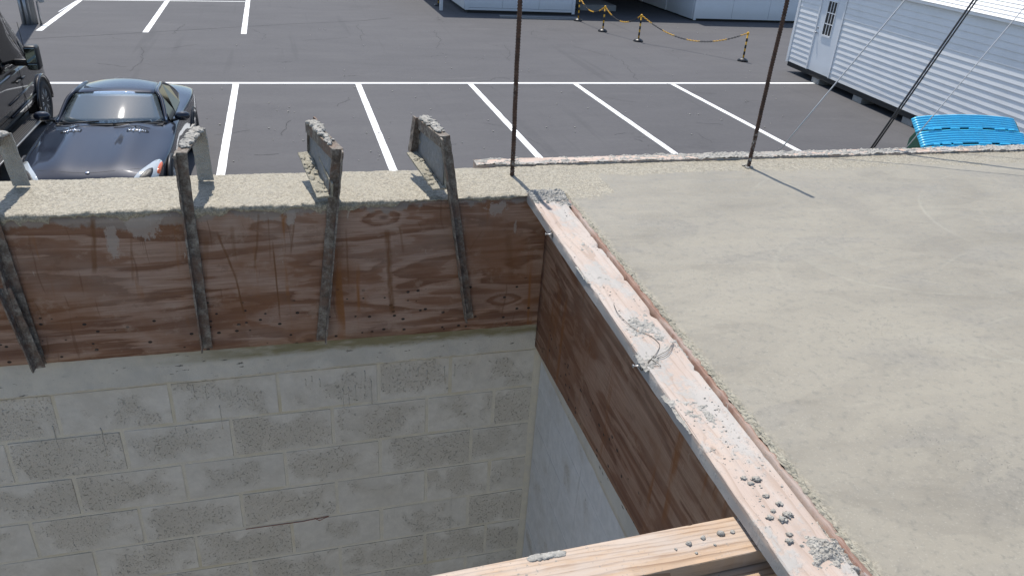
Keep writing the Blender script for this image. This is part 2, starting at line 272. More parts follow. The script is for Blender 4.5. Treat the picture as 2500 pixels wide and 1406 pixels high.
MAT['ply'] = mk_ply('weathered_plywood', 'x', .92, 0.0, 3.30, 2.72, STREAKS, SPLATS, (.92, .79, .68)); MAT['ply_side'] = mk_ply('brown_plywood', 'y', .92, 5.3, 3.60, 2.60, (), (), (.80, .62, .47))
MAT['ply_edge'] = mk_lumber('plywood_edge', 'y', (.22, .12, .085), (.30, .19, .14), (.13, .06, .04), .60, 160)
MAT['lumber'] = mk_lumber('cement_washed_lumber', 'y', (.43, .345, .29), (.47, .37, .30), (.33, .245, .19), .50, 30, 3.306)
MAT['lumber_far'] = mk_lumber('pink_lumber', 'x', (.50, .36, .28), (.56, .41, .31), (.38, .26, .19), .47, 24)
MAT['cross'] = mk_lumber('bare_lumber', 'x', (.44, .315, .215), (.49, .335, .21), (.165, .088, .042), .66, 75)
MAT['steel'] = mk_steel(); MAT['rust'] = mk_rust()
MAT['car'] = mk_carpaint('dark_blue_car_paint', (.005, .009, .020), .02); MAT['van'] = mk_carpaint('black_van_paint', (.010, .009, .010), .06)
MAT['windshield'] = mk_glass('windshield_glass', (.74, .84, .86), 2.0, .22); MAT['dark_glass'] = mk_glass('tinted_glass', (.05, .06, .06), 1.5, .02)
MAT['van_glass'] = mk_glass('van_glass', (.03, .03, .03), 1.3, .01); MAT['pit'] = mk_rough_conc('pale_bounce_floor', (.38, .36, .32), (.55, .52, .46), .4); MAT['chalk'] = Mt('red_crayon', (.25, .05, .03), .8).m  # unseen pit floor made pale to bounce more light onto the blocks
MAT['black'] = Mt('black_plastic', (.012, .012, .013), .45).m; MAT['rubber'] = Mt('tyre_rubber', (.014, .014, .015), .75).m
MAT['chrome'] = Mt('chrome', (.75, .76, .78), .12, Metallic=1.0).m; MAT['alloy'] = Mt('alloy_rim', (.50, .52, .55), .28, Metallic=.9).m
MAT['lens'] = Mt('headlight_lens', (.42, .46, .48), .06, Coat_Weight=1.0).m; MAT['amber'] = Mt('amber_lens', (.75, .12, .01), .12, Coat_Weight=1.0).m
MAT['seat'] = Mt('grey_leather', (.20, .19, .18), .6).m; MAT['dash'] = Mt('dashboard', (.10, .105, .11), .7).m; MAT['cabin'] = Mt('cabin_trim', (.02, .02, .021), .8).m
MAT['mirror'] = Mt('mirror_glass', (.35, .45, .44), .05, Metallic=1.0).m
MAT['white'] = mk_white('white_siding'); MAT['white_panel'] = mk_white('white_wall_panel', (.70, .73, .76), .15); MAT['white_roof'] = mk_white('white_roof', (.82, .82, .81), .1)
MAT['door'] = mk_white('white_door', (.68, .71, .74), .12)
MAT['dark_wood_and_shade'] = Mt('dark_skid_and_shade', (.03, .028, .026), .9).m; MAT['grey_conc'] = mk_rough_conc('grey_step_concrete', (.18, .18, .175), (.30, .30, .29), .4)
MAT['pole'] = mk_pole(); MAT['galv'] = Mt('galvanised', (.36, .37, .38), .45, Metallic=.6).m; MAT['cable_black'] = Mt('black_cable', (.012, .012, .014), .5).m
MAT['yellow'] = mk_plastic('yellow_plastic', (.78, .42, .02), .4); MAT['blackp'] = mk_plastic('black_stripe_plastic', (.012, .012, .012), .4)
MAT['blue'] = mk_plastic('blue_plastic', (.07, .54, .84), .3); MAT['green'] = mk_plastic('green_steel', (.015, .085, .05), .5)
MAT['wire'] = Mt('tie_wire', (.10, .085, .07), .5, Metallic=.6).m; MAT['nailm'] = Mt('nail_steel', (.42, .41, .40), .35, Metallic=.9).m
MAT['crack'] = Mt('crack_filler', (.020, .020, .022), .9).m

# ------------------------------------------------------------------ mesh helpers
def link(name, me, mat=None, parent=None, smooth=False):
    o = bpy.data.objects.new(name, me); COL.objects.link(o)
    if mat is not None and not me.materials: me.materials.append(MAT[mat])
    if parent is not None: o.parent = parent
    if smooth: me.polygons.foreach_set('use_smooth', [True]*len(me.polygons))
    return o
def mesh(name, V, Fc, mat=None, parent=None, smooth=False):
    me = bpy.data.meshes.new(name); me.from_pydata([tuple(v) for v in V], [], Fc); me.update()
    return link(name, me, mat, parent, smooth)
def bmobj(name, bm, mat, parent=None, smooth=False):
    bmesh.ops.recalc_face_normals(bm, faces=bm.faces)
    me = bpy.data.meshes.new(name); bm.to_mesh(me); bm.free(); return link(name, me, mat, parent, smooth)
def empty(name, loc, rz=0.0):
    o = bpy.data.objects.new(name, None); COL.objects.link(o); o.location = loc; o.rotation_euler = (0, 0, rz); o.empty_display_size = .1; return o
def tag(o, label, cat, group=None):
    o['label'] = label; o['category'] = cat
    if group: o['group'] = group
    return o
def struct(o, kind='structure'): o['kind'] = kind; return o
def box(bm, x0, x1, y0, y1, z0, z1, bev=0.0, seg=1):
    vs = [bm.verts.new((x, y, z)) for z in (z0, z1) for y in (y0, y1) for x in (x0, x1)]
    fs = [bm.faces.new([vs[i] for i in f]) for f in ((0, 2, 3, 1), (4, 5, 7, 6), (0, 1, 5, 4), (2, 6, 7, 3), (0, 4, 6, 2), (1, 3, 7, 5))]
    if bev: 
        es = list({e for f in fs for e in f.edges}); bmesh.ops.bevel(bm, geom=es, offset=bev, segments=seg, affect='EDGES', profile=.5)
    return vs
def boxo(name, mat, ext, parent=None, bev=0.0):
    bm = bmesh.new(); box(bm, *ext, bev=bev); return bmobj(name, bm, mat, parent)
def frame_of(d, up=Vector((0, 0, 1))):
    d = d.normalized(); a = d.cross(up)
    if a.length < 1e-4: a = d.cross(Vector((1, 0, 0)))
    a.normalize(); return d, a, a.cross(d)
def tube(bm, pts, r, n=8, cap=True):
    rings = []; pts = [Vector(p) for p in pts]; rr = r if isinstance(r, (list, tuple)) else [r]*len(pts); pa = None
    for i, p in enumerate(pts):
        d = (pts[min(i+1, len(pts)-1)]-pts[max(i-1, 0)]); dd, a, b = frame_of(d)
        if pa is not None:
            a = (pa - dd*pa.dot(dd)); a = a.normalized() if a.length > 1e-6 else frame_of(d)[1]; b = a.cross(dd)
        pa = a
        rings.append([bm.verts.new(p + (a*math.cos(t)+b*math.sin(t))*rr[i]) for t in [2*math.pi*j/n for j in range(n)]])
    for A, B in zip(rings, rings[1:]):
        for j in range(n): bm.faces.new((A[j], A[(j+1) % n], B[(j+1) % n], B[j]))
    if cap: bm.faces.new(rings[0][::-1]); bm.faces.new(rings[-1])
def tubeo(name, mat, pts, r, parent=None, n=8, smooth=True):
    bm = bmesh.new(); tube(bm, pts, r, n); return bmobj(name, bm, mat, parent, smooth)
def lathe(bm, prof, n=24, axis='z', off=(0, 0, 0)):
    rings = []
    for r, h in prof:
        ring = []
        for j in range(n):
            t = 2*math.pi*j/n; c, s = r*math.cos(t), r*math.sin(t)
            v = (c, s, h) if axis == 'z' else (h, c, s)
            ring.append(bm.verts.new(Vector(v)+Vector(off)))
        rings.append(ring)
    for A, B in zip(rings, rings[1:]):
        for j in range(n): bm.faces.new((A[j], A[(j+1) % n], B[(j+1) % n], B[j]))
    if prof[0][0] > 1e-5: bm.faces.new(rings[0])
    if prof[-1][0] > 1e-5: bm.faces.new(rings[-1])
    bmesh.ops.remove_doubles(bm, verts=bm.verts, dist=1e-6)
def extrude_profile(bm, prof, P0, P1, A, B):
    """closed profile [(a,b)] swept from P0 to P1, a along A, b along B"""
    P0, P1, A, B = map(Vector, (P0, P1, A, B))
    r = [[bm.verts.new(P + A*a + B*b) for a, b in prof] for P in (P0, P1)]; n = len(prof)
    for j in range(n): bm.faces.new((r[0][j], r[0][(j+1) % n], r[1][(j+1) % n], r[1][j]))
    bm.faces.new(r[0][::-1]); bm.faces.new(r[1])
def fbm(x, y, z=0.0, o=4):
    return mnoise.fractal(Vector((x, y, z)), 0.9, 2.1, o)
def roughen(bm, cuts, amp, freq, seed=0.0):
    if cuts: bmesh.ops.subdivide_edges(bm, edges=bm.edges, cuts=cuts, use_grid_fill=True)
    bm.normal_update()
    for v in bm.verts:
        c = v.co; v.co = c + v.normal*amp*fbm(c.x*freq+seed, c.y*freq, c.z*freq, 3)
def lump(bm, c, ax, seed, sub=3, amp=.35, freq=2.2):
    c = Vector(c); m = bmesh.ops.create_icosphere(bm, subdivisions=sub, radius=1.0)['verts']
    for v in m:
        d = v.co.copy(); k = 1 + amp*fbm(d.x*freq+seed*7.3, d.y*freq+seed, d.z*freq, 4)
        v.co = c + Vector(ax[0])*d.x*k + Vector(ax[1])*d.y*k + Vector(ax[2])*d.z*k
def grid(xs, ys, fn, name, mat, parent=None, smooth=True, attr=None):
    V = []; nx, ny = len(xs), len(ys)
    for y in ys:
        for x in xs: V.append(fn(x, y))
    Fc = [(j*nx+i, j*nx+i+1, (j+1)*nx+i+1, (j+1)*nx+i) for j in range(ny-1) for i in range(nx-1)]
    o = mesh(name, V, Fc, mat, parent, smooth)
    if attr:
        a = o.data.attributes.new(attr[0], 'FLOAT', 'POINT'); a.data.foreach_set('value', [attr[1](x, y) for y in ys for x in xs])
    return o
def lin(a, b, n): return [a+(b-a)*i/(n-1) for i in range(n)]

# ------------------------------------------------------------------ ground
ground = struct(mesh('asphalt_ground', [(-300, -200, 0), (300, -200, 0), (300, 400, 0), (-300, 400, 0)], [(0, 1, 2, 3)], 'asphalt'))
def stripe(x0, y0, x1, y1, w, seed):
    P0, P1 = Vector((x0, y0, 0)), Vector((x1, y1, 0)); d = P1-P0; n = max(4, int(d.length/.18)); a = Vector((-d.y, d.x, 0)).normalized()
    V = []; 
    for i in range(n+1):
        p = P0+d*i/n
        V += [(p + a*(w/2*(1+.10*fbm(i*.45, seed, s*3))))[:2]+(.004,) if s > 0 else (p - a*(w/2*(1+.10*fbm(i*.45, seed, 9))))[:2]+(.004,) for s in (1, -1)]
    mesh('parking_line', V, [(2*i, 2*i+1, 2*i+3, 2*i+2) for i in range(n)], 'paint', ground)
stripe(-12, 15.97, 13.62, 16.08, .145, 1)
for i, x in enumerate((-4.92, -2.13, .64, 3.40, 6.19, 8.97)): stripe(x-.02, 15.95, x, 3.2, .135, 3+i)
for i, (a, b) in enumerate((((95, 76), (200, -2)), ((355, 80), (412, -2)), ((595, 84), (606, -2)))):
    p, q = on_z(*a), on_z(*b); stripe(p.x, p.y, q.x, q.y, .16, 20+i)
p, q = on_z(200, 1), on_z(608, 6); stripe(p.x-.1, p.y, q.x, q.y+.1, .10, 31)
p, q = on_z(143, 30), on_z(190, 1); stripe(p.x, p.y, q.x, q.y, .035, 33)
random.seed(5)
cb = bmesh.new()
def crack(pts, w, jit, seed):
    P = []
    for (a, b) in zip(pts, pts[1:]):
        n = max(3, int((Vector(b)-Vector(a)).length/.10)); P += [Vector(a).lerp(Vector(b), i/n) for i in range(n)]
    vs = []
    for i, p in enumerate(P):
        d = P[min(i+1, len(P)-1)]-P[max(0, i-1)]; a = Vector((-d.y, d.x)).normalized()
        c = Vector((p.x+jit*fbm(i*.35, seed), p.y+jit*fbm(i*.35, seed, 7.7))); ww = w*(.55+.6*abs(fbm(i*.6, seed, 3)))
        vs.append([cb.verts.new((*(c+a*ww/2), .003)), cb.verts.new((*(c-a*ww/2), .003))])
    for A, B in zip(vs, vs[1:]): cb.faces.new((A[0], A[1], B[1], B[0]))
for i, pts in enumerate([[(56, 97), (290, 84), (480, 73), (700, 60), (880, 52), (960, 44)], [(320, 175), (345, 150), (350, 125), (340, 113)], [(420, 118), (490, 108)],
                         [(1400, 115), (1480, 135), (1520, 150), (1560, 200)], [(870, 60), (885, 80), (880, 100)], [(1150, 205), (1230, 190), (1260, 196)], [(610, 70), (650, 85), (640, 100)],
                         [(1060, 75), (1075, 100), (1068, 120)], [(1300, 75), (1295, 88)], [(1230, 110), (1245, 130), (1240, 150)], [(690, 330), (700, 300), (720, 290)], [(520, 330), (620, 318)],
                         [(1180, 300), (1240, 310)], [(1480, 240), (1560, 252)], [(1700, 300), (1780, 306)], [(240, 155), (320, 165)], [(735, 100), (800, 97), (860, 90)], [(820, 260), (860, 235)], [(450, 60), (420, 85)],
                         [(1500, 330), (1560, 325)], [(1680, 225), (1760, 232)], [(1040, 350), (1130, 352)], [(620, 380), (700, 376)]]):
    crack([on_z(*a)[:2] for a in pts], (.012 if i else .024), .10 if i else .03, i*3.1)
struct(bmobj('asphalt_crack', cb, 'crack', ground), 'stuff')
pb = bmesh.new()                                           # loose grit on the lot
for i in range(150):
    u, v = random.uniform(500, 1950), random.uniform(60, 400)**1.0
    p = on_z(u, v); r = random.uniform(.008, .022); lump(pb, (p.x, p.y, r*.5), ((r, 0, 0), (0, r, 0), (0, 0, r*.7)), i, 1, .4)
struct(bmobj('loose_grit', pb, 'crust', ground), 'stuff')

# ------------------------------------------------------------------ the building under construction
TOP = 3.31; SK = 0.037                                     # SK: the side wall runs slightly out of square
def sx(x, y): return x + SK*y                               # shear with the side wall
pit = struct(boxo('pit_floor', 'pit', (-6.3, 0.2, -7.2, .25, -.05, .03)))
B, C_ = .4064, .2032
Z0 = 2.574
wall = tag(empty('block_wall', (-1.5, 0, 0)), 'grey concrete block wall below the plywood form, facing the pit', 'wall')
side = tag(empty('block_wall', (0, -1.5, 0)), 'washed grey block side wall under the brown plywood, in the pit corner', 'wall')
wall.location = (0, 0, 0); side.location = (0, 0, 0)
def core(name, ext, parent): return boxo(name, 'mortar', ext, parent)
core('mortar', (-6.2, 0.205, .0018, .30, 0.0, Z0-.001), wall)
block_cache = {}
def block_mesh(w, mat):
    key = (round(w, 3), mat, random.randrange(3))
    if key not in block_cache:
        bm = bmesh.new(); box(bm, -w/2, w/2, 0, .12, -.0965, .0965)
        front = [e for e in bm.edges if all(v.co.y < .01 for v in e.verts)]; bmesh.ops.bevel(bm, geom=front, offset=.0032, segments=2, affect='EDGES')
        for v in bm.verts:
            if v.co.y < .01: v.co += Vector((random.uniform(-1, 1)*.0022, random.uniform(-1, 1)*.0008, random.uniform(-1, 1)*.0022))
        bmesh.ops.recalc_face_normals(bm, faces=bm.faces)
        me = bpy.data.meshes.new('block'); bm.to_mesh(me); bm.free(); me.materials.append(MAT[mat]); block_cache[key] = me
    return block_cache[key]
random.seed(3)
for k in range(1, 13):
    odd = k % 2
    j = [-.709-B*i for i in range(7)] if odd else [-.5007-B*i for i in range(8)]
    j = ([-.012] + ([-.40] if k == 1 else [-.292] if odd else [-.195]) + j)
    j = [x for x in j if x > -3.15] + [-3.19]
    for a, b in zip(j, j[1:]):
        w = a-b-.010
        if w < .05: continue
        o = link('block', block_mesh(w, 'block'), None, wall); o.location = ((a+b)/2, -.0008*random.random(), Z0-C_*(k-.5)); o.rotation_euler = (0, 0, random.uniform(-.003, .003))
# side wall, face x ~ +.012 sheared with the boards
sm = bmesh.new(); vs = box(sm, .0131, .2, -6.9, -.004, 0, Z0+.04)
for v in sm.verts: v.co.x = sx(v.co.x, v.co.y)
bmobj('mortar', sm, 'mortar_side', side)
ang = math.atan(SK)
for k in range(0, 12):
    y = -.012 - (B/2 if k % 2 else 0.0)
    if k % 2:
        o = link('block', block_mesh(B/2-.010, 'block_side'), None, side); o.location = (sx(.0125, -.012-B/4), -.012-B/4, Z0-C_*(k+.5)+.0); o.rotation_euler = (0, 0, math.pi/2*3-ang)
    for i in range(6):
        yc = y-B/2-B*i
        o = link('block', block_mesh(B-.010, 'block_side'), None, side); o.location = (sx(.0125, yc), yc, Z0-C_*(k+.5)); o.rotation_euler = (0, 0, math.pi*1.5-ang)
# bond beam (poured concrete above the blocks)
def beam_fn(u, w):
    z = Z0 + w*.20; e = 0
    y = -.012 + .0030*fbm(u*9, z*14) + .0015*fbm(u*40, z*40, 2)
    if w <= .001: z += .006*fbm(u*7, 1.0, 3) + .003*fbm(u*45, 0, 3); y += .020
    elif w < .09: z += .005*fbm(u*7, 1.0, 3) + .004*fbm(u*45, 0, 3); y -= .004*abs(fbm(u*6, 2))
    return (u, y, z)
grid(lin(-6.2, -.004, 700), [0, .02, .06, .12, .2, .3, .4, .5, .6, .7, .8, .9, 1.0], beam_fn, 'bond_beam', 'beam', wall)
def sbeam_fn(u, w):
    z = Z0 - .06 + w*.4; x = .004 + .003*fbm(u*9, z*14, 5) + (.02 if w < .01 else 0)
    return (sx(x, u), u, z + (.006*fbm(u*9, 4) if w < .1 else 0))
grid(lin(-.006, -6.9, 260), [0, .01, .08, .2, .4, .6, .8, 1.0], sbeam_fn, 'bond_beam', 'beam', side)
dr = bmesh.new()                                            # grout runs down the blocks
for i, (u, v, L) in enumerate([(836, 950, 45), (850, 945, 50), (867, 940, 42), (906, 930, 60), (890, 905, 20), (1042, 905, 28), (1085, 895, 35), (1110, 890, 30), (780, 925, 20), (470, 940, 30), (500, 945, 30), (128, 1040, 60), (245, 1045, 70), (535, 990, 60), (745, 925, 18), (760, 918, 14), (1020, 900, 16)]):
    p = on_y(u, v, -.002); h = L/520.0
    pts = [(p.x+.004*fbm(j*.5, i), -.0015, p.z-h*j/8) for j in range(9)]
    tube(dr, pts, [.0022*(1-j*.06) for j in range(8)]+[.0035], 6)
struct(bmobj('grout_run', dr, 'beam', wall, True), 'stuff')
cm_ = bmesh.new(); tube(cm_, [(p_.x, -.002, p_.z) for p_ in [on_y(u, v, -.002) for u, v in ((600, 1291), (680, 1280), (740, 1272), (803, 1259), (780, 1270), (768, 1264))]], .0016, 4); bmobj('crayon_mark', cm_, 'chalk', wall)
# wall cap and slab: one continuous top surface, split at x = XB
XB = .035
def topz(x, y):
    return TOP + .0035*fbm(x*1.7, y*1.7, 1) + .0012*fbm(x*9, y*9, 2)
def pebble(x, y):
    r = 0.0
    if y > -.05: r = max(r, min(1, (y-.10+.05*fbm(x*5, y*5))/.08)) if x > .25 else 1.0
    d = math.hypot(max(0, x-.12), max(0, -.02-y)) if x < 2 else 9
    r = max(r, 1-max(0, d-.02)/.14)
    e = x-sx(.035, y); r = max(r, .8*(1-max(0, e)/.06))
    return max(0.0, min(1.0, r))
slab = tag(empty('concrete_slab', (0, 0, 0)), 'freshly trowelled pale grey concrete roof slab beside the open pit', 'slab')
xs = [0, .004, .008, .012, .016, .022, .028, .035, .043, .052, .062, .075, .09, .105] + lin(.12, 3.75, 250)
ys = lin(-6.9, -3.0, 60)[:-1] + lin(-3.0, -.16, 240) + [-.15+.012*i for i in range(35)] + [.285, .297, .31]
def slab_fn(t, y):
    x0 = sx(XB, min(y, 0)) if y < -.02 else XB
    rag = (.006*fbm(y*14, 3.3)+.004*fbm(y*60, 1.3)) if y < -.02 else 0
    x = x0 + t*(1-x0/4) + rag*max(0, 1-t/.05)
    z = topz(x, y)
    if y < -.02: z += max(0, 1-t/.06)*(.004*fbm(x*70, y*70, 5)+.002) - (.014 if t == 0 else .004 if t < .005 else 0)
    if y > .22: z += .003*fbm(x*50, y*50, 4)*min(1, (y-.22)/.05)
    return (x, y, z)
grid(xs, ys, slab_fn, 'slab_surface', 'slab', slab, True, ('pebble', lambda t, y: pebble(sx(XB, min(y, 0))+t, y)))
sb = bmesh.new(); vs = box(sb, XB+.006, 3.78, -6.9, .308, TOP-.25, TOP-.016)
for v in sb.verts:
    if v.co.x < 1: v.co.x = sx(v.co.x, v.co.y)
bmobj('slab_body', sb, 'crust_tan', slab)
boxo('bearing_wall', 'mortar', (.21, 3.78, .0, .307, 0, TOP-.252), slab)
boxo('bearing_wall', 'mortar', (3.5, 3.78, -6.9, -.002, 0, TOP-.252), slab)
def cap_front(x): return -.030 + .007*fbm(x*5, 2.2) + .006*fbm(x*26, 5.1) + .003*fbm(x*90, 1)
yy = [0, 1, 2, 3, 4, 5]
ycap = lin(0, 1, 46)
def cap_fn(x, w):
    if w < 0:                                               # ragged skirt hanging over the plywood edge
        k = -w; f = cap_front(x); drop = .010 + .030*max(0, fbm(x*4, 8.8)+.25) + .022*max(0, fbm(x*22, 4)) 
        if x > -.62: drop *= .45
        return (x, f - .004*math.sin(k*3.1) + .004*fbm(x*60, k*3, 7), topz(x, 0) - .004 - drop*k - .002*abs(fbm(x*80, k*5)))
    y = cap_front(x)*(1-w) + (.31+.005*fbm(x*12, 6))*w
    z = topz(x, y) + .0016*fbm(x*55, y*55, 4) + .0010*fbm(x*130, y*130, 1) + .002*fbm(x*7, y*16, 2) - (.005 if w == 0 else 0)
    if w > .97: z -= .005+.006*abs(fbm(x*30, 2))
    if x > XB-.02: z = topz(x, y)
    return (x, y, z)
xcap = lin(-6.2, -3.2, 100)[:-1] + lin(-3.2, XB, 620)
grid(xcap, [-1.15, -1, -.7, -.4, -.15] + ycap, cap_fn, 'wall_cap', 'slab', wall, True, ('pebble', lambda x, w: 1.0 if w >= 0 else .8))
boxo('wall_back', 'mortar', (-6.2, XB-.001, .301, .309, 0, TOP-.02), wall)
boxo('wall_fill', 'crust_tan', (-6.2, .03, .012, .30, Z0+.002, TOP-.02), wall)
# unseen sides of the pit, set far out and front kept low for more light
lw = tag(boxo('block_wall', 'mortar', (-6.4, -6.2, -7.1, .31, 0, TOP)), 'unseen plain grey block wall closing the pit, set far out for more light', 'wall')
fw = tag(boxo('block_wall', 'mortar', (-6.2, -.25, -7.1, -6.9, 0, 1.3)), 'unseen grey block wall across the pit, kept low for more light, opposite the plywood form', 'wall')

# ------------------------------------------------------------------ plywood forms
def ply_back(x, w):
    bot = 2.728 - (x+2.06)/2.06*.018 + .002*fbm(x*20, 3); z = bot + (3.300-bot)*w
    return (x, -.0255 + .002*fbm(x*1.5, z*1.5, 8), z)
pb_ = grid(lin(-6.2, -.010, 260), lin(0, 1, 20), ply_back, 'plywood_sheet', 'ply')
md = pb_.modifiers.new('t', 'SOLIDIFY'); md.thickness = .016; md.offset = -1
tag(pb_, 'weathered plywood form sheet with rust runs behind the steel brackets', 'plywood')
def ply_side(y, w):
    bot = 2.60 + .085*min(1, -y/1.2) + .0015*fbm(y*20, 3); z = bot + (3.3005-bot)*w
    return (sx(-.014, y) + .002*fbm(y*1.5, z*1.5, 3), y, z)
ps = grid(lin(-.030, -6.88, 160), lin(0, 1, 20), ply_side, 'plywood_sheet', 'ply_side')
md = ps.modifiers.new('t', 'SOLIDIFY'); md.thickness = .017; md.offset = 1
tag(ps, 'dark brown plywood form sheet under the cement splashed plank', 'plywood')
# exposed top edge of the side plywood along the plank, a splintery strip
e = bmesh.new(); V = []
yl = lin(-.10, -2.6, 240) + [-6.88]
def strip(name, x0, x1, z, mat, seed, parent=None):
    V = []; 
    for y in yl:
        a = sx(x0, y)+.0015*fbm(y*20, seed); b = sx(x1, y)+.004*fbm(y*16, seed+2); zz = z+.003*fbm(y*30, seed+5)
        V += [(a, y, zz-.03), (a, y, zz), ((a+b)/2, y, zz+.002*fbm(y*80, seed)), (b, y, zz), (b, y, zz-.03)]
    n = 5; Fc = [(i*n+j, i*n+j+1, (i+1)*n+j+1, (i+1)*n+j) for i in range(len(yl)-1) for j in range(n-1)]
    return mesh(name, V, Fc, mat, parent, True)
strip('form_edge', .0185, .034, TOP-.001, 'ply_edge', 1.0, ps)
# crumbly cement lip between the plywood edge and the slab
def crust_patch(name, xs_, ys_, hfn, zfn, mat, parent):
    """ragged crust: a fine sheet that dips below the carrying surface wherever its height is negative"""
    o = grid(xs_, ys_, lambda x, y: (x, y, zfn(x, y)+hfn(x, y)), name, mat, parent, False); struct(o, 'stuff'); return o
def lip_fn(t, y):
    w = fbm(y*3.1, 4.4); x = sx(.029+t*.030, y) + .003*fbm(y*40, t*9)
    h = .0035*math.sin(math.pi*min(1, t*1.1)) + .0045*fbm(x*55, y*30, 3) + .002*fbm(x*150, y*150, 6) + .004*w - .006*abs(t-.35)*2
    return (x, y, TOP+.0005+h)
struct(grid(lin(0, 1, 16), lin(-.07, -2.5, 620), lip_fn, 'cement_lip', 'crust_tan', slab, False), 'stuff')
# ------------------------------------------------------------------ planks
def plank(name, P0, P1, w, t, mat, seed, wob=.0015, nseg=120, wane=None, chips=1.0):
    """plank with worn rounded arrises; P0,P1: centre of the top face ends"""
    P0, P1 = Vector(P0), Vector(P1); d = (P1-P0); L = d.length; dd = d.normalized(); a = Vector((dd.y, -dd.x, 0)).normalized(); u = Vector((0, 0, 1))
    r = .0028; h = w/2
    prof = [(-h, -t+r), (-h+r, -t), (0, -t), (h-r, -t), (h, -t+r), (h, -t/2), (h, -r), (h-r*.3, -r*.3), (h-r, 0), (h*.5, 0), (0, 0), (-h*.5, 0), (-h+r, 0), (-h+r*.3, -r*.3), (-h, -r), (-h, -t/2)]
    V = []; n = len(prof)
    for i in range(nseg+1):
        s = L*i/nseg; chip = chips*(max(0, fbm(s*9, seed+7)-.32)*.016 + max(0, fbm(s*30, seed+11)-.35)*.010)
        for j, (x, z) in enumerate(prof):
            k = wob*fbm(s*2.2, j*.35, seed) + wob*.45*fbm(s*14, j*1.3, seed+3)
            zz = z + (k if z > -.002 else 0); xx = x + (k*1.2 if abs(x) > h*.9 else 0)
            if -.004 < z and x < -h*.9: zz -= min(.006, chip); xx += min(.006, chip)
            if wane and wane(s/L) and x*wane(s/L) > h*.6 and z > -r*1.1: zz -= .010*abs(wane(s/L)); xx -= .006*wane(s/L)
            V.append(P0 + dd*s + a*xx + u*zz)
    Fc = [(i*n+j, (i+1)*n+j, (i+1)*n+(j+1) % n, i*n+(j+1) % n) for i in range(nseg) for j in range(n)]
    Fc += [tuple(range(n))[::1], tuple(nseg*n+j for j in range(n))[::-1]]
    o = mesh(name, V, Fc, mat, None, True); bm = bmesh.new(); bm.from_mesh(o.data); bmesh.ops.recalc_face_normals(bm, faces=bm.faces); bm.to_mesh(o.data); bm.free(); o.data.set_sharp_from_angle(angle=RAD(28)); return o
edge_plank = plank('form_plank', (sx(-.057, -.03), -.03, TOP+.004), (sx(-.057, -6.85), -6.85, TOP+.004), .124, .040, 'lumber', 1.0, .0016, 700)
tag(edge_plank, 'cement splashed pinkish plank nailed along the edge of the pit', 'plank')
cross = plank('cross_plank', (-3.2, -1.855, 3.2655), (-.118, -1.7675, 3.2655), .093, .038, 'cross', 4.0, .001, 400, None, .15)
tag(cross, 'bare orange lumber spanning the pit beneath the edge plank', 'plank')
under = plank('cross_plank', (-.60, -1.815, 3.2255), (-.02, -1.798, 3.2255), .085, .038, 'cross', 6.0, .001)
tag(under, 'short dark wood block under the end of the bare cross lumber', 'plank')
far_plank = plank('form_plank', (-.242, .347, TOP+.008), (3.78, .347, TOP+.008), .070, .13, 'lumber_far', 8.0, .004, 260)
tag(far_plank, 'cement crusted pink form board along the outer edge of the slab', 'plank')

# ------------------------------------------------------------------ cement crust, crumbs, wire and nails on the planks
random.seed(21)
ZP = TOP+.004
crust_patch('cement_crust', lin(-.125, .02, 60), lin(-.028, -.175, 60), lambda x, y: .010*fbm(x*30, y*30, 2)+.007*fbm(x*95, y*95, 5)+.012-.13*max(0, -y-.045)-.05*max(0, abs(x+.055)-.05), lambda x, y: ZP, 'crust', edge_plank)
def heap(x, y): d = math.hypot((x+.098)/.040, (y+1.885)/.055); return .012-.016*d+.008*fbm(x*34, y*34, 9)+.007*fbm(x*90, y*90, 4)
crust_patch('cement_crust', lin(-.165, -.045, 70), lin(-1.77, -2.0, 110), heap, lambda x, y: ZP, 'crumb', edge_plank)
for (u, v, ex, ey, hh, sd_) in [(1562, 795, .030, .040, .004, 1), (1590, 880, .022, .026, .003, 2), (1690, 1000, .03, .05, .0015, 3), (1735, 1025, .02, .05, .001, 4), (1460, 675, .03, .06, .001, 5), (1620, 835, .025, .05, .002, 7), (1420, 600, .03, .06, .0008, 8)]:
    c = on_z(u, v, ZP)
    crust_patch('cement_splash', lin(c.x-ex*1.5, c.x+ex*1.5, 40), lin(c.y-ey*1.5, c.y+ey*1.5, 50), lambda x, y: hh*1.2-.0035*math.hypot((x-c.x)/ex, (y-c.y)/ey)+.005*fbm(x*42, y*36, sd_)+.003*fbm(x*110, y*110, sd_), lambda x, y: ZP-.0007, 'crust', edge_plank)
cr = bmesh.new()
for i in range(520):                                        # small scatter
    y = -.15-1.80*random.random()**.7; x = -.057+random.uniform(-.056, .056); r = random.choice((.0007, .0009, .0012, .0016, .0022))
    if fbm(y*5, x*9, 2) < .0: continue
    lump(cr, (sx(x, y), y, TOP+.004+r*.3), ((r*1.4, 0, 0), (0, r, 0), (0, 0, r*.8)), i, 1, .8, 4)
struct(bmobj('cement_crumb', cr, 'crumb', edge_plank, True), 'stuff')
names = [('large dark concrete pebble', .0065), ('concrete pebble', .005)]
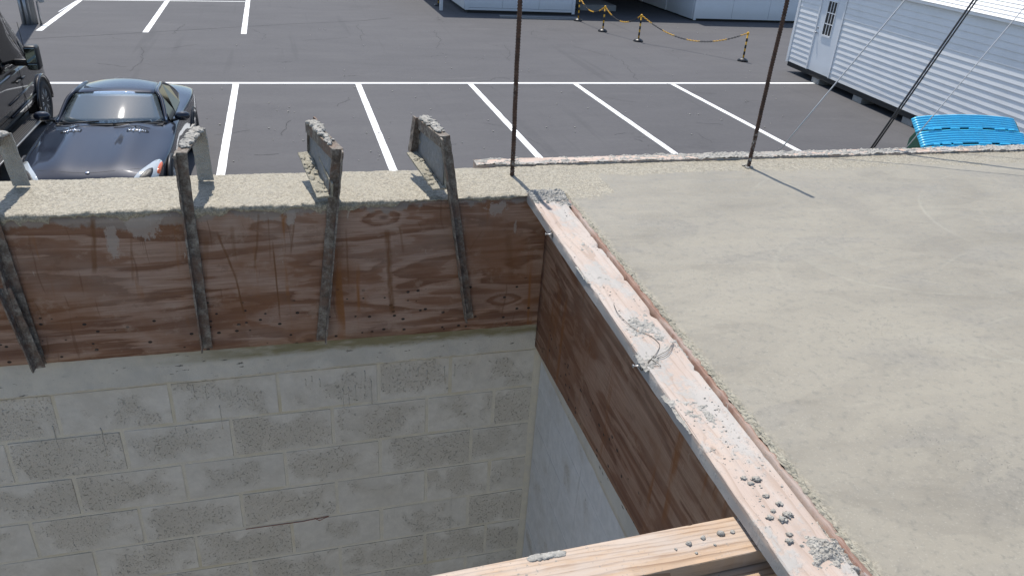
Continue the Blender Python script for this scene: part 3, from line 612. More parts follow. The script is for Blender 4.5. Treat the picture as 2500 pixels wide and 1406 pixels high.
for i, (u, v, r, t) in enumerate([(1847, 1172, .0085, 'biggest pale concrete lump'), (1815, 1168, .006, 'flat concrete chip'), (1833, 1181, .0055, 'small concrete chip'), (1870, 1212, .0058, 'lone grey pebble'),
                                  (1903, 1231, .0062, 'pale grey pebble'), (1887, 1248, .005, 'small grey pebble'), (1922, 1259, .0085, 'dark blue grey stone'), (1911, 1270, .0078, 'dark round stone'), (1879, 1265, .006, 'dull grey pebble'), (1927, 1306, .0055, 'whitish concrete crumb'), (1927, 1322, .0065, 'whitish flaky concrete crumb')]):
    p = on_z(u, v, TOP+.004); bm = bmesh.new(); lump(bm, (0, 0, 0), ((r*1.05, 0, 0), (0, r*.85, 0), (0, 0, r*.50)), i*1.7, 3, .85, 2.6)
    o = bmobj('concrete_pebble', bm, 'crust' if i % 3 else 'crumb', None, True); o.location = (p.x, p.y, TOP+.0035+r*.40)
    near = ['by the cross lumber end', 'beside the big lump', 'below the big lump', 'between the lump and the dark stones', 'near the gap to the slab', 'left of the two dark stones', 'touching another dark stone', 'beside a blue grey stone', 'near the plank edge above the cross lumber', 'uphill of the cement heap', 'next to the cement heap'][i]
    tag(o, f'{t} on the plank {near}', 'pebble', 'loose pebbles on the edge plank')
cm = bmesh.new()                                           # small crumbs on the cross lumber
for i, (u, v, r) in enumerate([(1760, 1303, .0075), (1717, 1314, .005), (1788, 1299, .005), (1815, 1265, .006), (1805, 1268, .005), (1830, 1298, .005), (1682, 1328, .006), (1745, 1330, .003), (1650, 1340, .003), (1700, 1350, .003)]):
    p = on_z(u, v, 3.2655); lump(cm, (p.x, p.y, 3.2655+r*.3), ((r, 0, 0), (0, r, 0), (0, 0, r*.6)), i, 2, .6, 3)
p = on_z(1340, 1362, 3.2655)
for i in range(14): lump(cm, (p.x+(i-7)*.0045, p.y+.006+.002*fbm(i, 2), 3.2655), ((.009, 0, 0), (0, .008+.003*fbm(i, 1), 0), (0, 0, .0025)), i+40, 2, .4)
struct(bmobj('cement_crumb', cm, 'crust', cross, True), 'stuff')
crust_patch('cement_crust', lin(-.246, 3.75, 900), lin(.308, .384, 20), lambda x, y: .002+.006*fbm(x*2.1, 3.3, 1)+.006*fbm(x*26, y*40, 3)+.004*fbm(x*90, y*90, 8), lambda x, y: TOP+.0065, 'crust', far_plank)
tw = bmesh.new(); ZT = TOP+.010
def wire(px, r=.0008, dz=.003):
    P = [on_z(u, v, TOP+.004) for u, v in px]; Q = []
    for i in range(len(P)-1):
        a, b, c, d = P[max(0, i-1)], P[i], P[i+1], P[min(len(P)-1, i+2)]
        for k in range(5):
            t = k/5; Q.append(.5*((2*b)+(-a+c)*t+(2*a-5*b+4*c-d)*t*t+(-a+3*b-3*c+d)*t**3))
    Q.append(P[-1]); tube(tw, [q+Vector((0, 0, dz*(1+.5*math.sin(i*.2)))) for i, q in enumerate(Q)], r, 5)
wire([(1498, 745), (1508, 768), (1527, 788), (1553, 808), (1585, 820), (1605, 835), (1610, 848), (1600, 868), (1588, 880)])
wire([(1645, 840), (1637, 860), (1622, 873), (1605, 877), (1588, 881)]); wire([(1643, 838), (1630, 858), (1612, 868), (1590, 880)])
wire([(1590, 880), (1602, 888), (1613, 897), (1605, 896), (1596, 895)])
for k in range(3): wire([(1588, 880), (1584, 882+k*2), (1582, 886+k*2)], .0011, .002)
tag(bmobj('tie_wire', tw, 'wire', None, True), 'loop of thin steel tie wire lying across the edge plank', 'wire')
for i, (u, v, lab) in enumerate([(1352, 572, 'double headed nail in the plank side near the wall corner'), (1582, 891, 'double headed nail in the plank side below the wire loop')]):
    z = TOP-.012; p = on_z(u, v, z); s = Vector((sx(-.119, p.y), p.y, z)); d = Vector((-1, .03, .05)).normalized(); bm = bmesh.new()
    q = s - d*.02
    for a, b, r in ((0, .046, .0019), (.0262, .028, .0045), (.044, .046, .0052)): tube(bm, [q+d*a, q+d*b], r, 10)
    tag(bmobj('nail', bm, 'nailm', None, True), lab, 'nail', 'double headed nails along the plank')
    bm = bmesh.new(); tube(bm, [s+d*.002+Vector((0, .012*math.sin(t), .012*math.cos(t))) for t in [j*.7 for j in range(10)]], .0012, 5)
    tag(bmobj('wire_tie', bm, 'wire', None, True), ('twist of wire around the nail near the wall corner', 'twist of wire around the nail below the wire loop')[i], 'wire', 'wire twists on the nails')

# ------------------------------------------------------------------ rebars
def rebar(P0, P1, r, lab):
    P0, P1 = Vector(P0), Vector(P1); L = (P1-P0).length; n = int(L/.0028); pts = []; rr = []
    for i in range(n+1):
        t = i/n; pts.append(P0.lerp(P1, t)+Vector((.002*fbm(t*3, 1), .002*fbm(t*3, 5), 0))); rr.append(r*(1.13 if i % 4 in (0, 1) else .93)+.0006*max(0, fbm(i*.2, 3)))
    bm = bmesh.new(); tube(bm, pts, rr, 10)
    for v in bm.verts: v.co.z += .55*(v.co.x-P0.x) if False else 0
    o = bmobj('rebar', bm, 'rust', None, True); tag(o, lab, 'rebar', 'rebars standing in the concrete'); return o
ra = rebar((-.1210, .19, 3.27), (-.1400, .19, 4.15), .0088, 'rusty upright rebar in the wall top near the pit corner')
rb = rebar((.9990, .20, 3.27), (1.0155, .20, 4.135), .0088, 'rusty upright rebar in the smooth slab beside the outer form board')
bm = bmesh.new()
for i in range(12): lump(bm, (.999+random.gauss(0, .014), .2+random.gauss(0, .012), TOP+.002), ((.008, 0, 0), (0, .007, 0), (0, 0, .004)), i, 2, .5, 3)
struct(bmobj('cement_collar', bm, 'crust', rb, True), 'stuff')

# ------------------------------------------------------------------ form brackets
def angle_bar(P0, P1, A, Bv, w, t, mat, name, parent, seed):
    P0, P1 = Vector(P0), Vector(P1); n = max(3, int((P1-P0).length/.018)); A, Bv = Vector(A), Vector(Bv)
    prof = [(0, 0), (w*.5, 0), (w, 0), (w, t), (w*.5, t), (t, t), (t, w*.5), (t, w), (0, w), (0, w*.5)]; m = len(prof); V = []
    for i in range(n+1):
        c = P0.lerp(P1, i/n)
        for j, (a, b) in enumerate(prof):
            k = .0022*fbm(i*.5+seed, j*2.1) + .0012*fbm(i*1.7+seed, j*3.3); V.append(c + A*(a+k) + Bv*(b+k*.7))
    Fc = [(i*m+j, i*m+(j+1) % m, (i+1)*m+(j+1) % m, (i+1)*m+j) for i in range(n) for j in range(m)]
    Fc += [tuple(range(m))[::-1], tuple(n*m+j for j in range(m))]
    bm = bmesh.new(); vs = [bm.verts.new(v) for v in V]; [bm.faces.new([vs[k] for k in f]) for f in Fc]
    return bmobj(name, bm, mat, parent)
def plate(P, t, mat, name, parent, seed, sub=6, amp=.0035):
    P = [Vector(p) for p in P]; nrm = (P[1]-P[0]).cross(P[3]-P[0]).normalized(); bm = bmesh.new(); n = sub; g = {}
    for s in (0, 1):
        for i in range(n+1):
            for j in range(n+1):
                c = P[0].lerp(P[1], i/n).lerp(P[3].lerp(P[2], i/n), j/n)
                g[s, i, j] = bm.verts.new(c + nrm*((s-.5)*t + amp*fbm(c.x*60+seed, c.y*60+s*9, c.z*60)))
    for i in range(n):
        for j in range(n):
            bm.faces.new((g[0, i, j], g[0, i+1, j], g[0, i+1, j+1], g[0, i, j+1])); bm.faces.new((g[1, i, j], g[1, i, j+1], g[1, i+1, j+1], g[1, i+1, j]))
    for i in range(n):
        bm.faces.new((g[0, i, 0], g[1, i, 0], g[1, i+1, 0], g[0, i+1, 0])); bm.faces.new((g[0, i, n], g[0, i+1, n], g[1, i+1, n], g[1, i, n]))
        bm.faces.new((g[0, 0, i], g[0, 0, i+1], g[1, 0, i+1], g[1, 0, i])); bm.faces.new((g[0, n, i], g[1, n, i], g[1, n, i+1], g[0, n, i+1]))
    return bmobj(name, bm, mat, parent, True)
def bracket(foot, head, low, rtop, rlow, lab, seed, crust=1.0, flip=1, lowarm=True):
    """foot/head: ends of the long bar; low: lower arm front; rtop/rlow: rear leg ends"""
    foot, head, low, rtop, rlow = map(Vector, (foot, head, low, rtop, rlow))
    e = tag(empty('form_bracket', (0, 0, 0)), lab, 'bracket', 'steel form brackets hooked over the wall')
    d = (head-foot).normalized(); s = Vector((0, 1, 0)).cross(d).normalized()*flip; y = Vector((0, 1, 0))
    angle_bar(foot - s*.019, head - s*.019, s, -y, .038, .006, 'steel', 'long_bar', e, seed)
    back = (rtop-head); bk = back.normalized(); side_ = Vector((bk.y, -bk.x, 0)).normalized(); up = side_.cross(bk); up = up if up.z > 0 else -up
    angle_bar(head - side_*.020 + bk*-.005, rtop - side_*.020, side_, -up, .040, .006, 'steel', 'top_arm', e, seed+2)
    if lowarm:
        lb = (rlow-low).normalized(); ls = Vector((lb.y, -lb.x, 0)).normalized(); lu = ls.cross(lb); lu = lu if lu.z > 0 else -lu
        angle_bar(low + ls*.010, rlow + ls*.010, -ls, lu, .058, .007, 'crust_tan', 'lower_arm', e, seed+4)
        c = bmesh.new()
        for i in range(26):
            t = random.random()*.8+.1; p = low.lerp(rlow, t); r = random.uniform(.005, .011)
            lump(c, p + ls*random.uniform(-.042, -.006) + Vector((0, 0, .006)), (ls*r, lb*r*1.3, lu*r*.7), i+seed, 2, .6, 3)
        struct(bmobj('cement_crust', c, 'crust_tan', e, True), 'stuff')
    if lowarm: plate([head.lerp(rtop, .06) - up*.004, rtop - up*.004, rlow + Vector((0, 0, .004)), low.lerp(rlow, .06) + Vector((0, 0, .004))], .007, 'grey_conc', 'web', e, seed+6)
    rd = (rtop-rlow).normalized()
    angle_bar(rlow - side_*.030*flip, rtop + rd*.004 - side_*.030*flip, side_*flip, bk, .042 if lowarm else .056, .006, 'steel' if lowarm else 'crumb', 'rear_leg', e, seed+8)
    c = bmesh.new()
    for i in range(int(60*crust)):
        t = random.random()**.7; p = head.lerp(rtop, .12+.9*t*.92); r = random.uniform(.006, .013)*(.6+.6*t)
        lump(c, p + side_*random.uniform(-.016, .016) + up*(.003+r*.25), (side_*r*1.1, bk*r*1.3, up*r*.7), i+seed*3, 2, .6, 3)
    struct(bmobj('cement_crust', c, 'crust', e, True), 'stuff'); return e
random.seed(77)
FY = -.036
bracket((-1.923, FY, 2.731), (-1.962, FY, 3.535), (-1.955, FY, 3.33), (-1.945, .225, 3.505), (-1.925, .225, 3.317), 'cement caked steel form bracket with doubled bar, left of the vertical one', 1, .8, 1, False)
bracket((-1.357, FY, 2.740), (-1.352, FY, 3.512), (-1.36, FY+.02, 3.345), (-1.318, .225, 3.512), (-1.312, .225, 3.317), 'upright steel form bracket in front of the dark car', 11, 1.3, 1, False)
bracket((-.934, FY, 2.733), (-.838, FY, 3.512), (-.872, FY-.012, 3.335), (-.918, .255, 3.528), (-.925, .255, 3.405), 'steel form bracket leaning towards the pit corner, sloping lower arm', 23, 1.0, -1)
bracket((-.336, FY, 2.775), (-.455, FY, 3.552), (-.452, FY-.012, 3.350), (-.487, .255, 3.535), (-.505, .255, 3.395), 'tilted steel form bracket beside the rebar and pit corner', 37, 1.2, 1)
tb = angle_bar((-1.975, FY-.030, 3.06), (-1.935, FY-.030, 2.735), Vector((1, 0, .05)), Vector((0, -1, 0)), .034, .005, 'steel', 'steel_strap', None, 51)
tag(tb, 'short steel strap lying along the doubled form bracket', 'strap')

# ------------------------------------------------------------------ wheels
def wheel(parent, loc, r, w, out, spokes=10):
    """wheel with axle along local x, outer face towards out (+1/-1)"""
    bm = bmesh.new(); hw = w/2
    lathe(bm, [(r*.66, -hw*.8), (r*.72, -hw), (r*.93, -hw), (r, -hw*.75), (r, hw*.75), (r*.93, hw), (r*.72, hw), (r*.66, hw*.8)], 36, 'x')
    t = bmobj('wheel', bm, 'rubber', parent, True); t.location = loc
    bm = bmesh.new(); f = hw*.72*out; lathe(bm, [(r*.60, -hw*.6*out), (r*.68, f*.2), (r*.70, f*1.1), (r*.64, f*1.12), (r*.61, f*.7)], 32, 'x')
    for k in range(spokes):
        a = 2*math.pi*k/spokes
        for q in (-.10, .10):
            tube(bm, [(f*.95, .10*r*math.cos(a), .10*r*math.sin(a)), (f*1.02, r*.38*math.cos(a+q), r*.38*math.sin(a+q)), (f*1.0, r*.65*math.cos(a+q*1.3), r*.65*math.sin(a+q*1.3))], .014, 5)
    lathe(bm, [(0.001, f*1.05), (.12*r, f*1.03), (.14*r, f*.9)], 14, 'x'); bmobj('rim', bm, 'alloy', t, True)
    bm = bmesh.new(); lathe(bm, [(.001, f*.25), (r*.60, f*.25), (r*.60, f*.2)], 24, 'x'); bmobj('brake_disc', bm, 'black', t, True)
    return t
def catmull(P, n):
    out = []
    for i in range(len(P)-1):
        a, b, c, d = P[max(0, i-1)], P[i], P[i+1], P[min(len(P)-1, i+2)]
        for k in range(n):
            t = k/n; out.append(tuple(.5*(2*b[q]+(-a[q]+c[q])*t+(2*a[q]-5*b[q]+4*c[q]-d[q])*t*t+(-a[q]+3*b[q]-3*c[q]+d[q])*t**3) for q in range(len(b))))
    out.append(tuple(P[-1])); return out
def loft(name, stations, mat, parent, ns=6, nr=4, caps=True):
    """stations: list of half sections [(l,y,z)...] from underside centre to top centre; mirrored, smoothed both ways"""
    rows = []
    for st in stations:
        rows.append(catmull(st, nr))
    m = len(rows[0]); cols = [catmull([r[j] for r in rows], ns) for j in range(m)]
    R_ = [[cols[j][i] for j in range(m)] for i in range(len(cols[0]))]
    full = [r + [(-p[0], p[1], p[2]) for p in r[-2:0:-1]] for r in R_]
    n = len(full[0]); V = [p for r in full for p in r]
    Fc = [(i*n+j, i*n+(j+1) % n, (i+1)*n+(j+1) % n, (i+1)*n+j) for i in range(len(full)-1) for j in range(n)]
    if caps: Fc += [tuple(range(n))[::-1], tuple((len(full)-1)*n+j for j in range(n))]
    bm = bmesh.new(); vs = [bm.verts.new(p) for p in V]
    for f in Fc: bm.faces.new([vs[k] for k in f])
    return bmobj(name, bm, mat, parent, True)
def bvh_of(o): return BVHTree.FromPolygons([v.co.copy() for v in o.data.vertices], [tuple(p.vertices) for p in o.data.polygons])
def patch(name, bvh, outline, d, mat, parent, off=.006, rings=4, dense=6):
    """closed outline projected along d onto a body: a lens, vent or pane lying on its skin"""
    d = Vector(d).normalized(); P = catmull([Vector(p) for p in outline]+[Vector(outline[0])], dense)[:-1] if dense > 1 else [Vector(p) for p in outline]
    P = [Vector(p) for p in P]; c = sum(P, Vector())/len(P); V = []; Fc = []; n = len(P)
    def hit(p):
        h = bvh.ray_cast(p - d*3, d)
        return (h[0] - d*off) if h[0] is not None else None
    for k in range(rings):
        for p in P:
            q = c.lerp(p, 1-k/rings); h = hit(q); V.append(h if h is not None else q)
    h = hit(c); V.append(h if h is not None else c)
    for k in range(rings-1): Fc += [(k*n+j, k*n+(j+1) % n, (k+1)*n+(j+1) % n, (k+1)*n+j) for j in range(n)]
    Fc += [((rings-1)*n+j, (rings-1)*n+(j+1) % n, rings*n) for j in range(n)]
    bm = bmesh.new(); vs = [bm.verts.new(v) for v in V]
    for f in Fc: bm.faces.new([vs[i] for i in f])
    ex = bmesh.ops.extrude_face_region(bm, geom=list(bm.faces)); 
    for v in [g for g in ex['geom'] if isinstance(g, bmesh.types.BMVert)]: v.co += d*(off+.004)
    return bmobj(name, bm, mat, parent, True)

# ------------------------------------------------------------------ dark blue roadster
car = tag(empty('parked_car', (-3.61, 7.70, 0), -.026), 'glossy dark blue two door car parked nose to the wall beside the black van', 'car')
def sec(y, w, zb, zs, zc, crown=.0, tuck=.93):
    return [(0, y, zb), (w*.55, y, zb), (w*.86, y, zb+.01), (w*.97*tuck/.93, y, zb+.12), (w, y, zb+.28 if zb+.28 < zs-.1 else (zb+zs)/2), (w*.985, y, zs-.07), (w*.90, y, zs), (w*.66, y, zs+(zc-zs)*.62), (w*.42, y, zs+(zc-zs)*.90+crown), (w*.2, y, zc+crown*.2), (0, y, zc)]
body = loft('body', [sec(.0, .50, .30, .50, .53), sec(.05, .66, .24, .58, .61), sec(.16, .78, .20, .665, .70), sec(.38, .865, .18, .725, .775, .014), sec(.85, .925, .18, .775, .845, .028), sec(1.35, .935, .18, .82, .905, .032), sec(1.72, .925, .18, .855, .945, .018),
                      sec(2.1, .915, .18, .875, .90), sec(2.8, .915, .18, .885, .895), sec(3.3, .935, .18, .90, .91), sec(3.75, .94, .19, .91, .955), sec(4.2, .90, .24, .89, .95), sec(4.48, .82, .34, .83, .90), sec(4.6, .66, .46, .72, .78)], 'car', car, 5, 4)
bv = bvh_of(body)
def arc_row(w, n0, dn, z0, dz, n=13): return [(w*u, n0+dn*u*u, z0-dz*u*u) for u in lin(-1, 1, n)]
R0, R1, R2, R3 = arc_row(.75, 1.64, .30, .958, .055), arc_row(.575, 2.40, .13, 1.278, .055), arc_row(.54, 3.18, -.02, 1.285, .075), arc_row(.60, 3.86, -.16, .975, .04)
def surf(A, Bb, n, bulge, a=0.0, b=1.0, lift=0.0, trim=0.0):
    rows = []
    for t in lin(a, b, n):
        row = []
        for i, (p, q) in enumerate(zip(A, Bb)):
            u = i/(len(A)-1)*2-1; s = 1-trim; k = Vector(p).lerp(Vector(q), t); k.z += bulge*4*t*(1-t)+lift; k.x *= s; row.append(k)
        rows.append(row)
    return rows
def rows_mesh(name, rows, mat, parent, thick=0.0):
    n = len(rows[0]); V = [p for r in rows for p in r]; Fc = [(i*n+j, i*n+j+1, (i+1)*n+j+1, (i+1)*n+j) for i in range(len(rows)-1) for j in range(n-1)]
    o = mesh(name, V, Fc, mat, parent, True)
    if thick: md = o.modifiers.new('t', 'SOLIDIFY'); md.thickness = thick; md.offset = -1
    return o
rows_mesh('windshield', surf(R0, R1, 8, .012, .03, .955, .0, .035), 'windshield', car, .006)
rows_mesh('roof', surf(R0, R1, 4, .004, .93, 1.0)[:-1] + surf(R1, R2, 7, .018), 'car', car, .03)
rows_mesh('rear_window', surf(R2, R3, 7, .02), 'dark_glass', car, .01)
for s in (-1, 1):
    A = [Vector((s*abs(R0[-1][0]), R0[-1][1], R0[-1][2]-.04)), Vector((s*.665, 2.33, 1.125)), Vector((s*.578, R1[-1][1], R1[-1][2])), Vector((s*.56, 2.9, 1.225)), Vector((s*.545, 3.16, 1.205)), Vector((s*.60, 3.45, 1.09)), Vector((s*.66, 3.72, .93))]
    A = [Vector(p) for p in catmull(A, 4)]; tubeo('pillar', 'car', A, .030, car, 8)
bm = bmesh.new(); tube(bm, [Vector(p)+Vector((0, -.015, -.01)) for p in R0], .016, 6); bmobj('cowl', bm, 'black', car, True)
bm = bmesh.new(); tube(bm, [(s*x, y, z) for s in (1,) for x, y, z in ((.745, 1.98, .925), (.665, 2.34, 1.118), (.605, 2.50, 1.205))], .008, 6); bmobj('windshield_trim', bm, 'chrome', car, True)
bm = bmesh.new(); tube(bm, [(-x, y, z) for x, y, z in ((.745, 1.98, .925), (.665, 2.34, 1.118), (.605, 2.50, 1.205))], .008, 6); bmobj('windshield_trim', bm, 'chrome', car, True)
for s in (-1, 1):
    V = [(s*.80, 2.02, .885), (s*.80, 2.55, .895), (s*.79, 3.15, .905), (s*.72, 3.62, .93), (s*.62, 3.40, 1.10), (s*.56, 3.12, 1.20), (s*.575, 2.58, 1.215), (s*.70, 2.22, 1.05)]
    mesh('side_window', V, [(0, 1, 6, 7), (1, 2, 5, 6), (2, 3, 4, 5)], 'van_glass', car)
bm = bmesh.new(); box(bm, -.72, .72, 1.78, 3.7, .86, .905); bmobj('cabin_floor', bm, 'cabin', car)
rows_mesh('dashboard', [[(x, 1.66+.28*(x/.7)**2, .935) for x in lin(-.66, .66, 9)], [(x, 2.02+.06*(x/.7)**2, .955) for x in lin(-.66, .66, 9)], [(x, 2.10+.04*(x/.7)**2, .90) for x in lin(-.66, .66, 9)]], 'dash', car, .02)
for s in (-1, 1):
    bm = bmesh.new(); box(bm, s*.34-.23, s*.34+.23, 2.72, 2.88, .88, 1.07, .05, 3); st = bmobj('seat', bm, 'seat', car, True)
    bm = bmesh.new(); box(bm, s*.34-.12, s*.34+.12, 2.78, 2.87, 1.06, 1.20, .04, 3); bmobj('headrest', bm, 'seat', st, True)
bm = bmesh.new(); tube(bm, [(.35+.18*math.cos(t), 2.26-.04*math.sin(t), .95+.16*math.sin(t)) for t in lin(0, 2*math.pi, 25)], .014, 6, False); bmobj('steering_wheel', bm, 'black', car, True)
bm = bmesh.new(); box(bm, -.10, .10, 2.36, 2.46, 1.165, 1.225, .015, 2); bmobj('rear_view_mirror', bm, 'black', car, True)
for s in (-1, 1):
    bm = bmesh.new(); lump(bm, (s*.965, 2.06, .965), ((.115, 0, 0), (0, .075, 0), (0, 0, .072)), 2, 3, .06, 1.0); m = bmobj('wing_mirror', bm, 'car', car, True)
    bm = bmesh.new(); tube(bm, [(s*.80, 2.06, .89), (s*.88, 2.06, .915), (s*.93, 2.06, .93)], .022, 8); bmobj('mirror_stalk', bm, 'black', m, True)
    patch('headlight', bv, [(s*.50, .10, 0), (s*.60, .085, 0), (s*.74, .20, 0), (s*.83, .42, 0), (s*.862, .74, 0), (s*.80, .78, 0), (s*.70, .56, 0), (s*.57, .30, 0)], (0, .25, -1), 'lens', car, .012)
    patch('headlight_reflector', bv, [(s*.60, .16, 0), (s*.70, .22, 0), (s*.775, .40, 0), (s*.77, .52, 0), (s*.70, .44, 0), (s*.62, .27, 0)], (0, .25, -1), 'black', car, .014)
    patch('indicator', bv, [(s*.825, .47, 0), (s*.85, .52, 0), (s*.868, .72, 0), (s*.845, .73, 0), (s*.83, .60, 0)], (0, .25, -1), 'amber', car, .015, 2)
    patch('hood_vent', bv, [(s*.30, 1.36, 0), (s*.56, 1.41, 0), (s*.565, 1.48, 0), (s*.50, 1.52, 0), (s*.31, 1.47, 0)], (0, 0, -1), 'black', car, .004, 2, 4)
    for k in range(10):
        x = s*(.32+.024*k); patch('vent_slat', bv, [(x-.004, 1.38+.004*k, 0), (x+.004, 1.38+.004*k, 0), (x+.004, 1.495, 0), (x-.004, 1.495, 0)], (0, 0, -1), 'chrome', car, .010, 1, 1)
    for k in range(2):
        x = s*(.39+.08*k); patch('vent_fin', bv, [(x-.008, 1.35, 0), (x+.006, 1.35, 0), (x+.012, 1.53, 0), (x-.002, 1.53, 0)], (0, 0, -1), 'chrome', car, .020, 1, 1)
    for yy_ in (.86, 3.445):
        wheel(car, (s*.83, yy_, .335), .335, .25, s)
        bm = bmesh.new(); tube(bm, [(s*.925, yy_+.375*math.cos(t), .345+.375*math.sin(t)) for t in lin(-.1, math.pi+.1, 20)], .026, 6); bmobj('wheel_arch', bm, 'black', car, True)
    tubeo('wiper', 'black', [(s*.08 if s > 0 else -.62, 1.61, .972), (s*.08+.25 if s > 0 else -.35, 1.645, .988), (s*.08+.50 if s > 0 else -.12, 1.70, .985)], .011, car, 6)
bm = bmesh.new(); box(bm, -.46, .46, -.012, .10, .36, .54, .02, 2); gr_ = bmobj('grille', bm, 'black', car)
bm = bmesh.new(); tube(bm, [(.088*math.cos(t), -.025, .50+.088*math.sin(t)) for t in lin(0, 2*math.pi, 33)], .010, 6, False)
for a in (90, 210, 330): tube(bm, [(0, -.028, .50), (.085*math.cos(RAD(a)), -.026, .50+.085*math.sin(RAD(a)))], [.014, .003], 6)
bmobj('star_emblem', bm, 'chrome', gr_, True)
bm = bmesh.new(); lump(bm, (0, .20, .7285), ((.028, 0, 0), (0, .020, .006), (0, -.002, .004)), 1, 2, 0); bmobj('hood_badge', bm, 'chrome', car, True)
bm = bmesh.new(); tube(bm, [Vector((x, .205+.10*(x/.62)**2, 0)) for x in lin(-.62, .62, 13)], .003, 4)
for v in bm.verts:
    h = bv.ray_cast(Vector((v.co.x, v.co.y, 3)), Vector((0, 0, -1)))
    if h[0] is not None: v.co.z = h[0].z + .0005
bmobj('hood_seam', bm, 'cabin', car)

# ------------------------------------------------------------------ black van (seen from its right side, facing away)
van = tag(empty('parked_van', (-6.30, 12.95, 0)), 'black passenger van with running board parked beside the dark blue car', 'van')
def vsec(y, w, zb, zbelt, zt, tw, zc):
    return [(0, y, zb), (w*.7, y, zb), (w*.95, y, zb+.04), (w*.99, y, zb+.25), (w, y, zbelt-.45), (w*.985, y, zbelt-.08), (w*.965, y, zbelt), ((w+tw)/2*.97, y, (zbelt+zt)/2), (tw, y, zt), (tw*.6, y, (zt+zc)/2+.02), (0, y, zc)]
vb = loft('body', [vsec(-4.6, .98, .42, 1.22, 2.25, .82, 2.38), vsec(-3.6, 1.0, .40, 1.22, 2.30, .84, 2.45), vsec(-2.2, 1.0, .40, 1.22, 2.30, .84, 2.45), vsec(-1.0, 1.0, .40, 1.22, 2.26, .82, 2.40), vsec(-.65, 1.0, .40, 1.20, 2.05, .80, 2.20), vsec(-.30, .995, .40, 1.16, 1.66, .82, 1.76), vsec(.02, .99, .40, 1.08, 1.28, .84, 1.36), vsec(.45, .96, .40, .98, 1.10, .78, 1.17), vsec(.80, .88, .36, .84, .96, .66, 1.02), vsec(.95, .70, .42, .68, .78, .45, .82)], 'van', van, 4, 3)
vv = bvh_of(vb)
patch('front_window', vv, [(0, -1.85, 1.27), (0, -1.0, 1.235), (0, -.52, 1.225), (0, -.42, 1.30), (0, -.75, 1.80), (0, -.95, 2.10), (0, -1.85, 2.12)], (-1, 0, 0), 'van_glass', van, .005, 3, 3)
patch('rear_side_window', vv, [(0, -4.3, 1.32), (0, -2.0, 1.29), (0, -2.0, 2.1), (0, -4.3, 2.1)], (-1, 0, 0), 'van_glass', van, .005, 3, 3)
patch('quarter_window', vv, [(0, -.36, 1.225), (0, -.10, 1.20), (0, -.36, 1.55)], (-1, 0, 0), 'black', van, .005, 2, 2)
for z in (.80, .60): tubeo('body_moulding', 'van', [(1.003 if z > .7 else .999, -1.9, z), (1.006 if z > .7 else 1.0, -1.0, z+.015), (1.0, -.48, z+.03)], .018, van, 6)
for y in (-1.02, -1.30):
    tubeo('door_seam', 'cabin', [(1.004, -1.05, .42), (1.006, -1.05, .8), (1.0, -1.05, 1.2)], .004, van, 4) if y > -1.1 else None
    bm = bmesh.new(); box(bm, 1.0, 1.045, y-.09, y+.09, 1.02, 1.055, .012, 2); bmobj('door_handle', bm, 'black', van, True)
bm = bmesh.new(); box(bm, 1.13, 1.33, -1.22, -.98, 1.20, 1.60, .05, 3); m = bmobj('wing_mirror', bm, 'black', van, True); m.location = (.02, .06, -.02)
bm = bmesh.new(); box(bm, 1.155, 1.305, -1.228, -1.215, 1.33, 1.565, .003); bmobj('mirror_pane', bm, 'mirror', m)
bm = bmesh.new(); box(bm, 1.16, 1.30, -1.228, -1.215, 1.225, 1.31, .003); bmobj('mirror_pane', bm, 'mirror', m)
bm = bmesh.new(); box(bm, .92, 1.16, -1.10, -1.02, 1.25, 1.36, .02, 2); bmobj('mirror_arm', bm, 'black', m, True)
bm = bmesh.new(); box(bm, .98, 1.25, -4.2, -.98, .375, .42, .015, 2)
sb_ = bmobj('running_board', bm, 'black', van, True)
for k in range(6): boxo('tread', 'rubber', (1.05+k*.033, 1.065+k*.033, -4.1, -1.05, .4205, .426), sb_)
tubeo('board_edge', 'galv', [(1.253, -4.18, .405), (1.253, -1.0, .405)], .010, sb_, 6)
for y in (.0, -3.3):
    wheel(van, (.905, y, .37), .37, .24, 1, 8); wheel(van, (-.86, y, .37), .37, .24, -1, 8)
    bm = bmesh.new(); tube(bm, [(1.0, y+.45*math.cos(t), .39+.45*math.sin(t)) for t in lin(-.1, math.pi+.1, 20)], .040, 6); bmobj('wheel_arch', bm, 'van', van, True)
    bm = bmesh.new(); lathe(bm, [(.001, .0), (.44, .0), (.44, .01)], 24, 'x', (1.0 if y < -1 else .993, y, .40)); bmobj('arch_recess', bm, 'cabin', van)
tubeo('antenna', 'black', [(.86, -.02, 1.10), (.80, .10, 1.75)], .006, van, 5)

# ------------------------------------------------------------------ chain posts
BH = .86
posts = [on_z(1411, 52), on_z(1471, 78), on_z(1558, 102), on_z(1813, 150), on_z(1070, 15)]
plabs = ['striped yellow and black chain post standing at the edge of the building shade', 'striped chain post with a short chain on each side, second from the open bay', 'striped chain post where the longest chain begins', 'last striped chain post, nearest the white sided shed', 'striped post beside the white porch column, not on the chain']
bm = bmesh.new(); lathe(bm, [(.17, 0), (.165, .03), (.13, .065), (.08, .085), (.045, .10), (.03, .105)], 20); base0 = bmobj('post_base', bm, 'blackp', None, True)
bm = bmesh.new(); lathe(bm, [(.026, .09), (.026, BH-.04)], 14); pole0 = bmobj('post_tube', bm, 'yellow', None, True)
bm = bmesh.new(); lathe(bm, [(.027, 0), (.030, .008), (.030, .10), (.027, .108)], 14); band0 = bmobj('black_band', bm, 'blackp', None, True)
bm = bmesh.new(); lathe(bm, [(.030, BH-.06), (.034, BH-.04), (.040, BH-.01), (.030, BH+.02), (.001, BH+.03)], 14); top0 = bmobj('post_cap', bm, 'yellow', None, True)
first = True
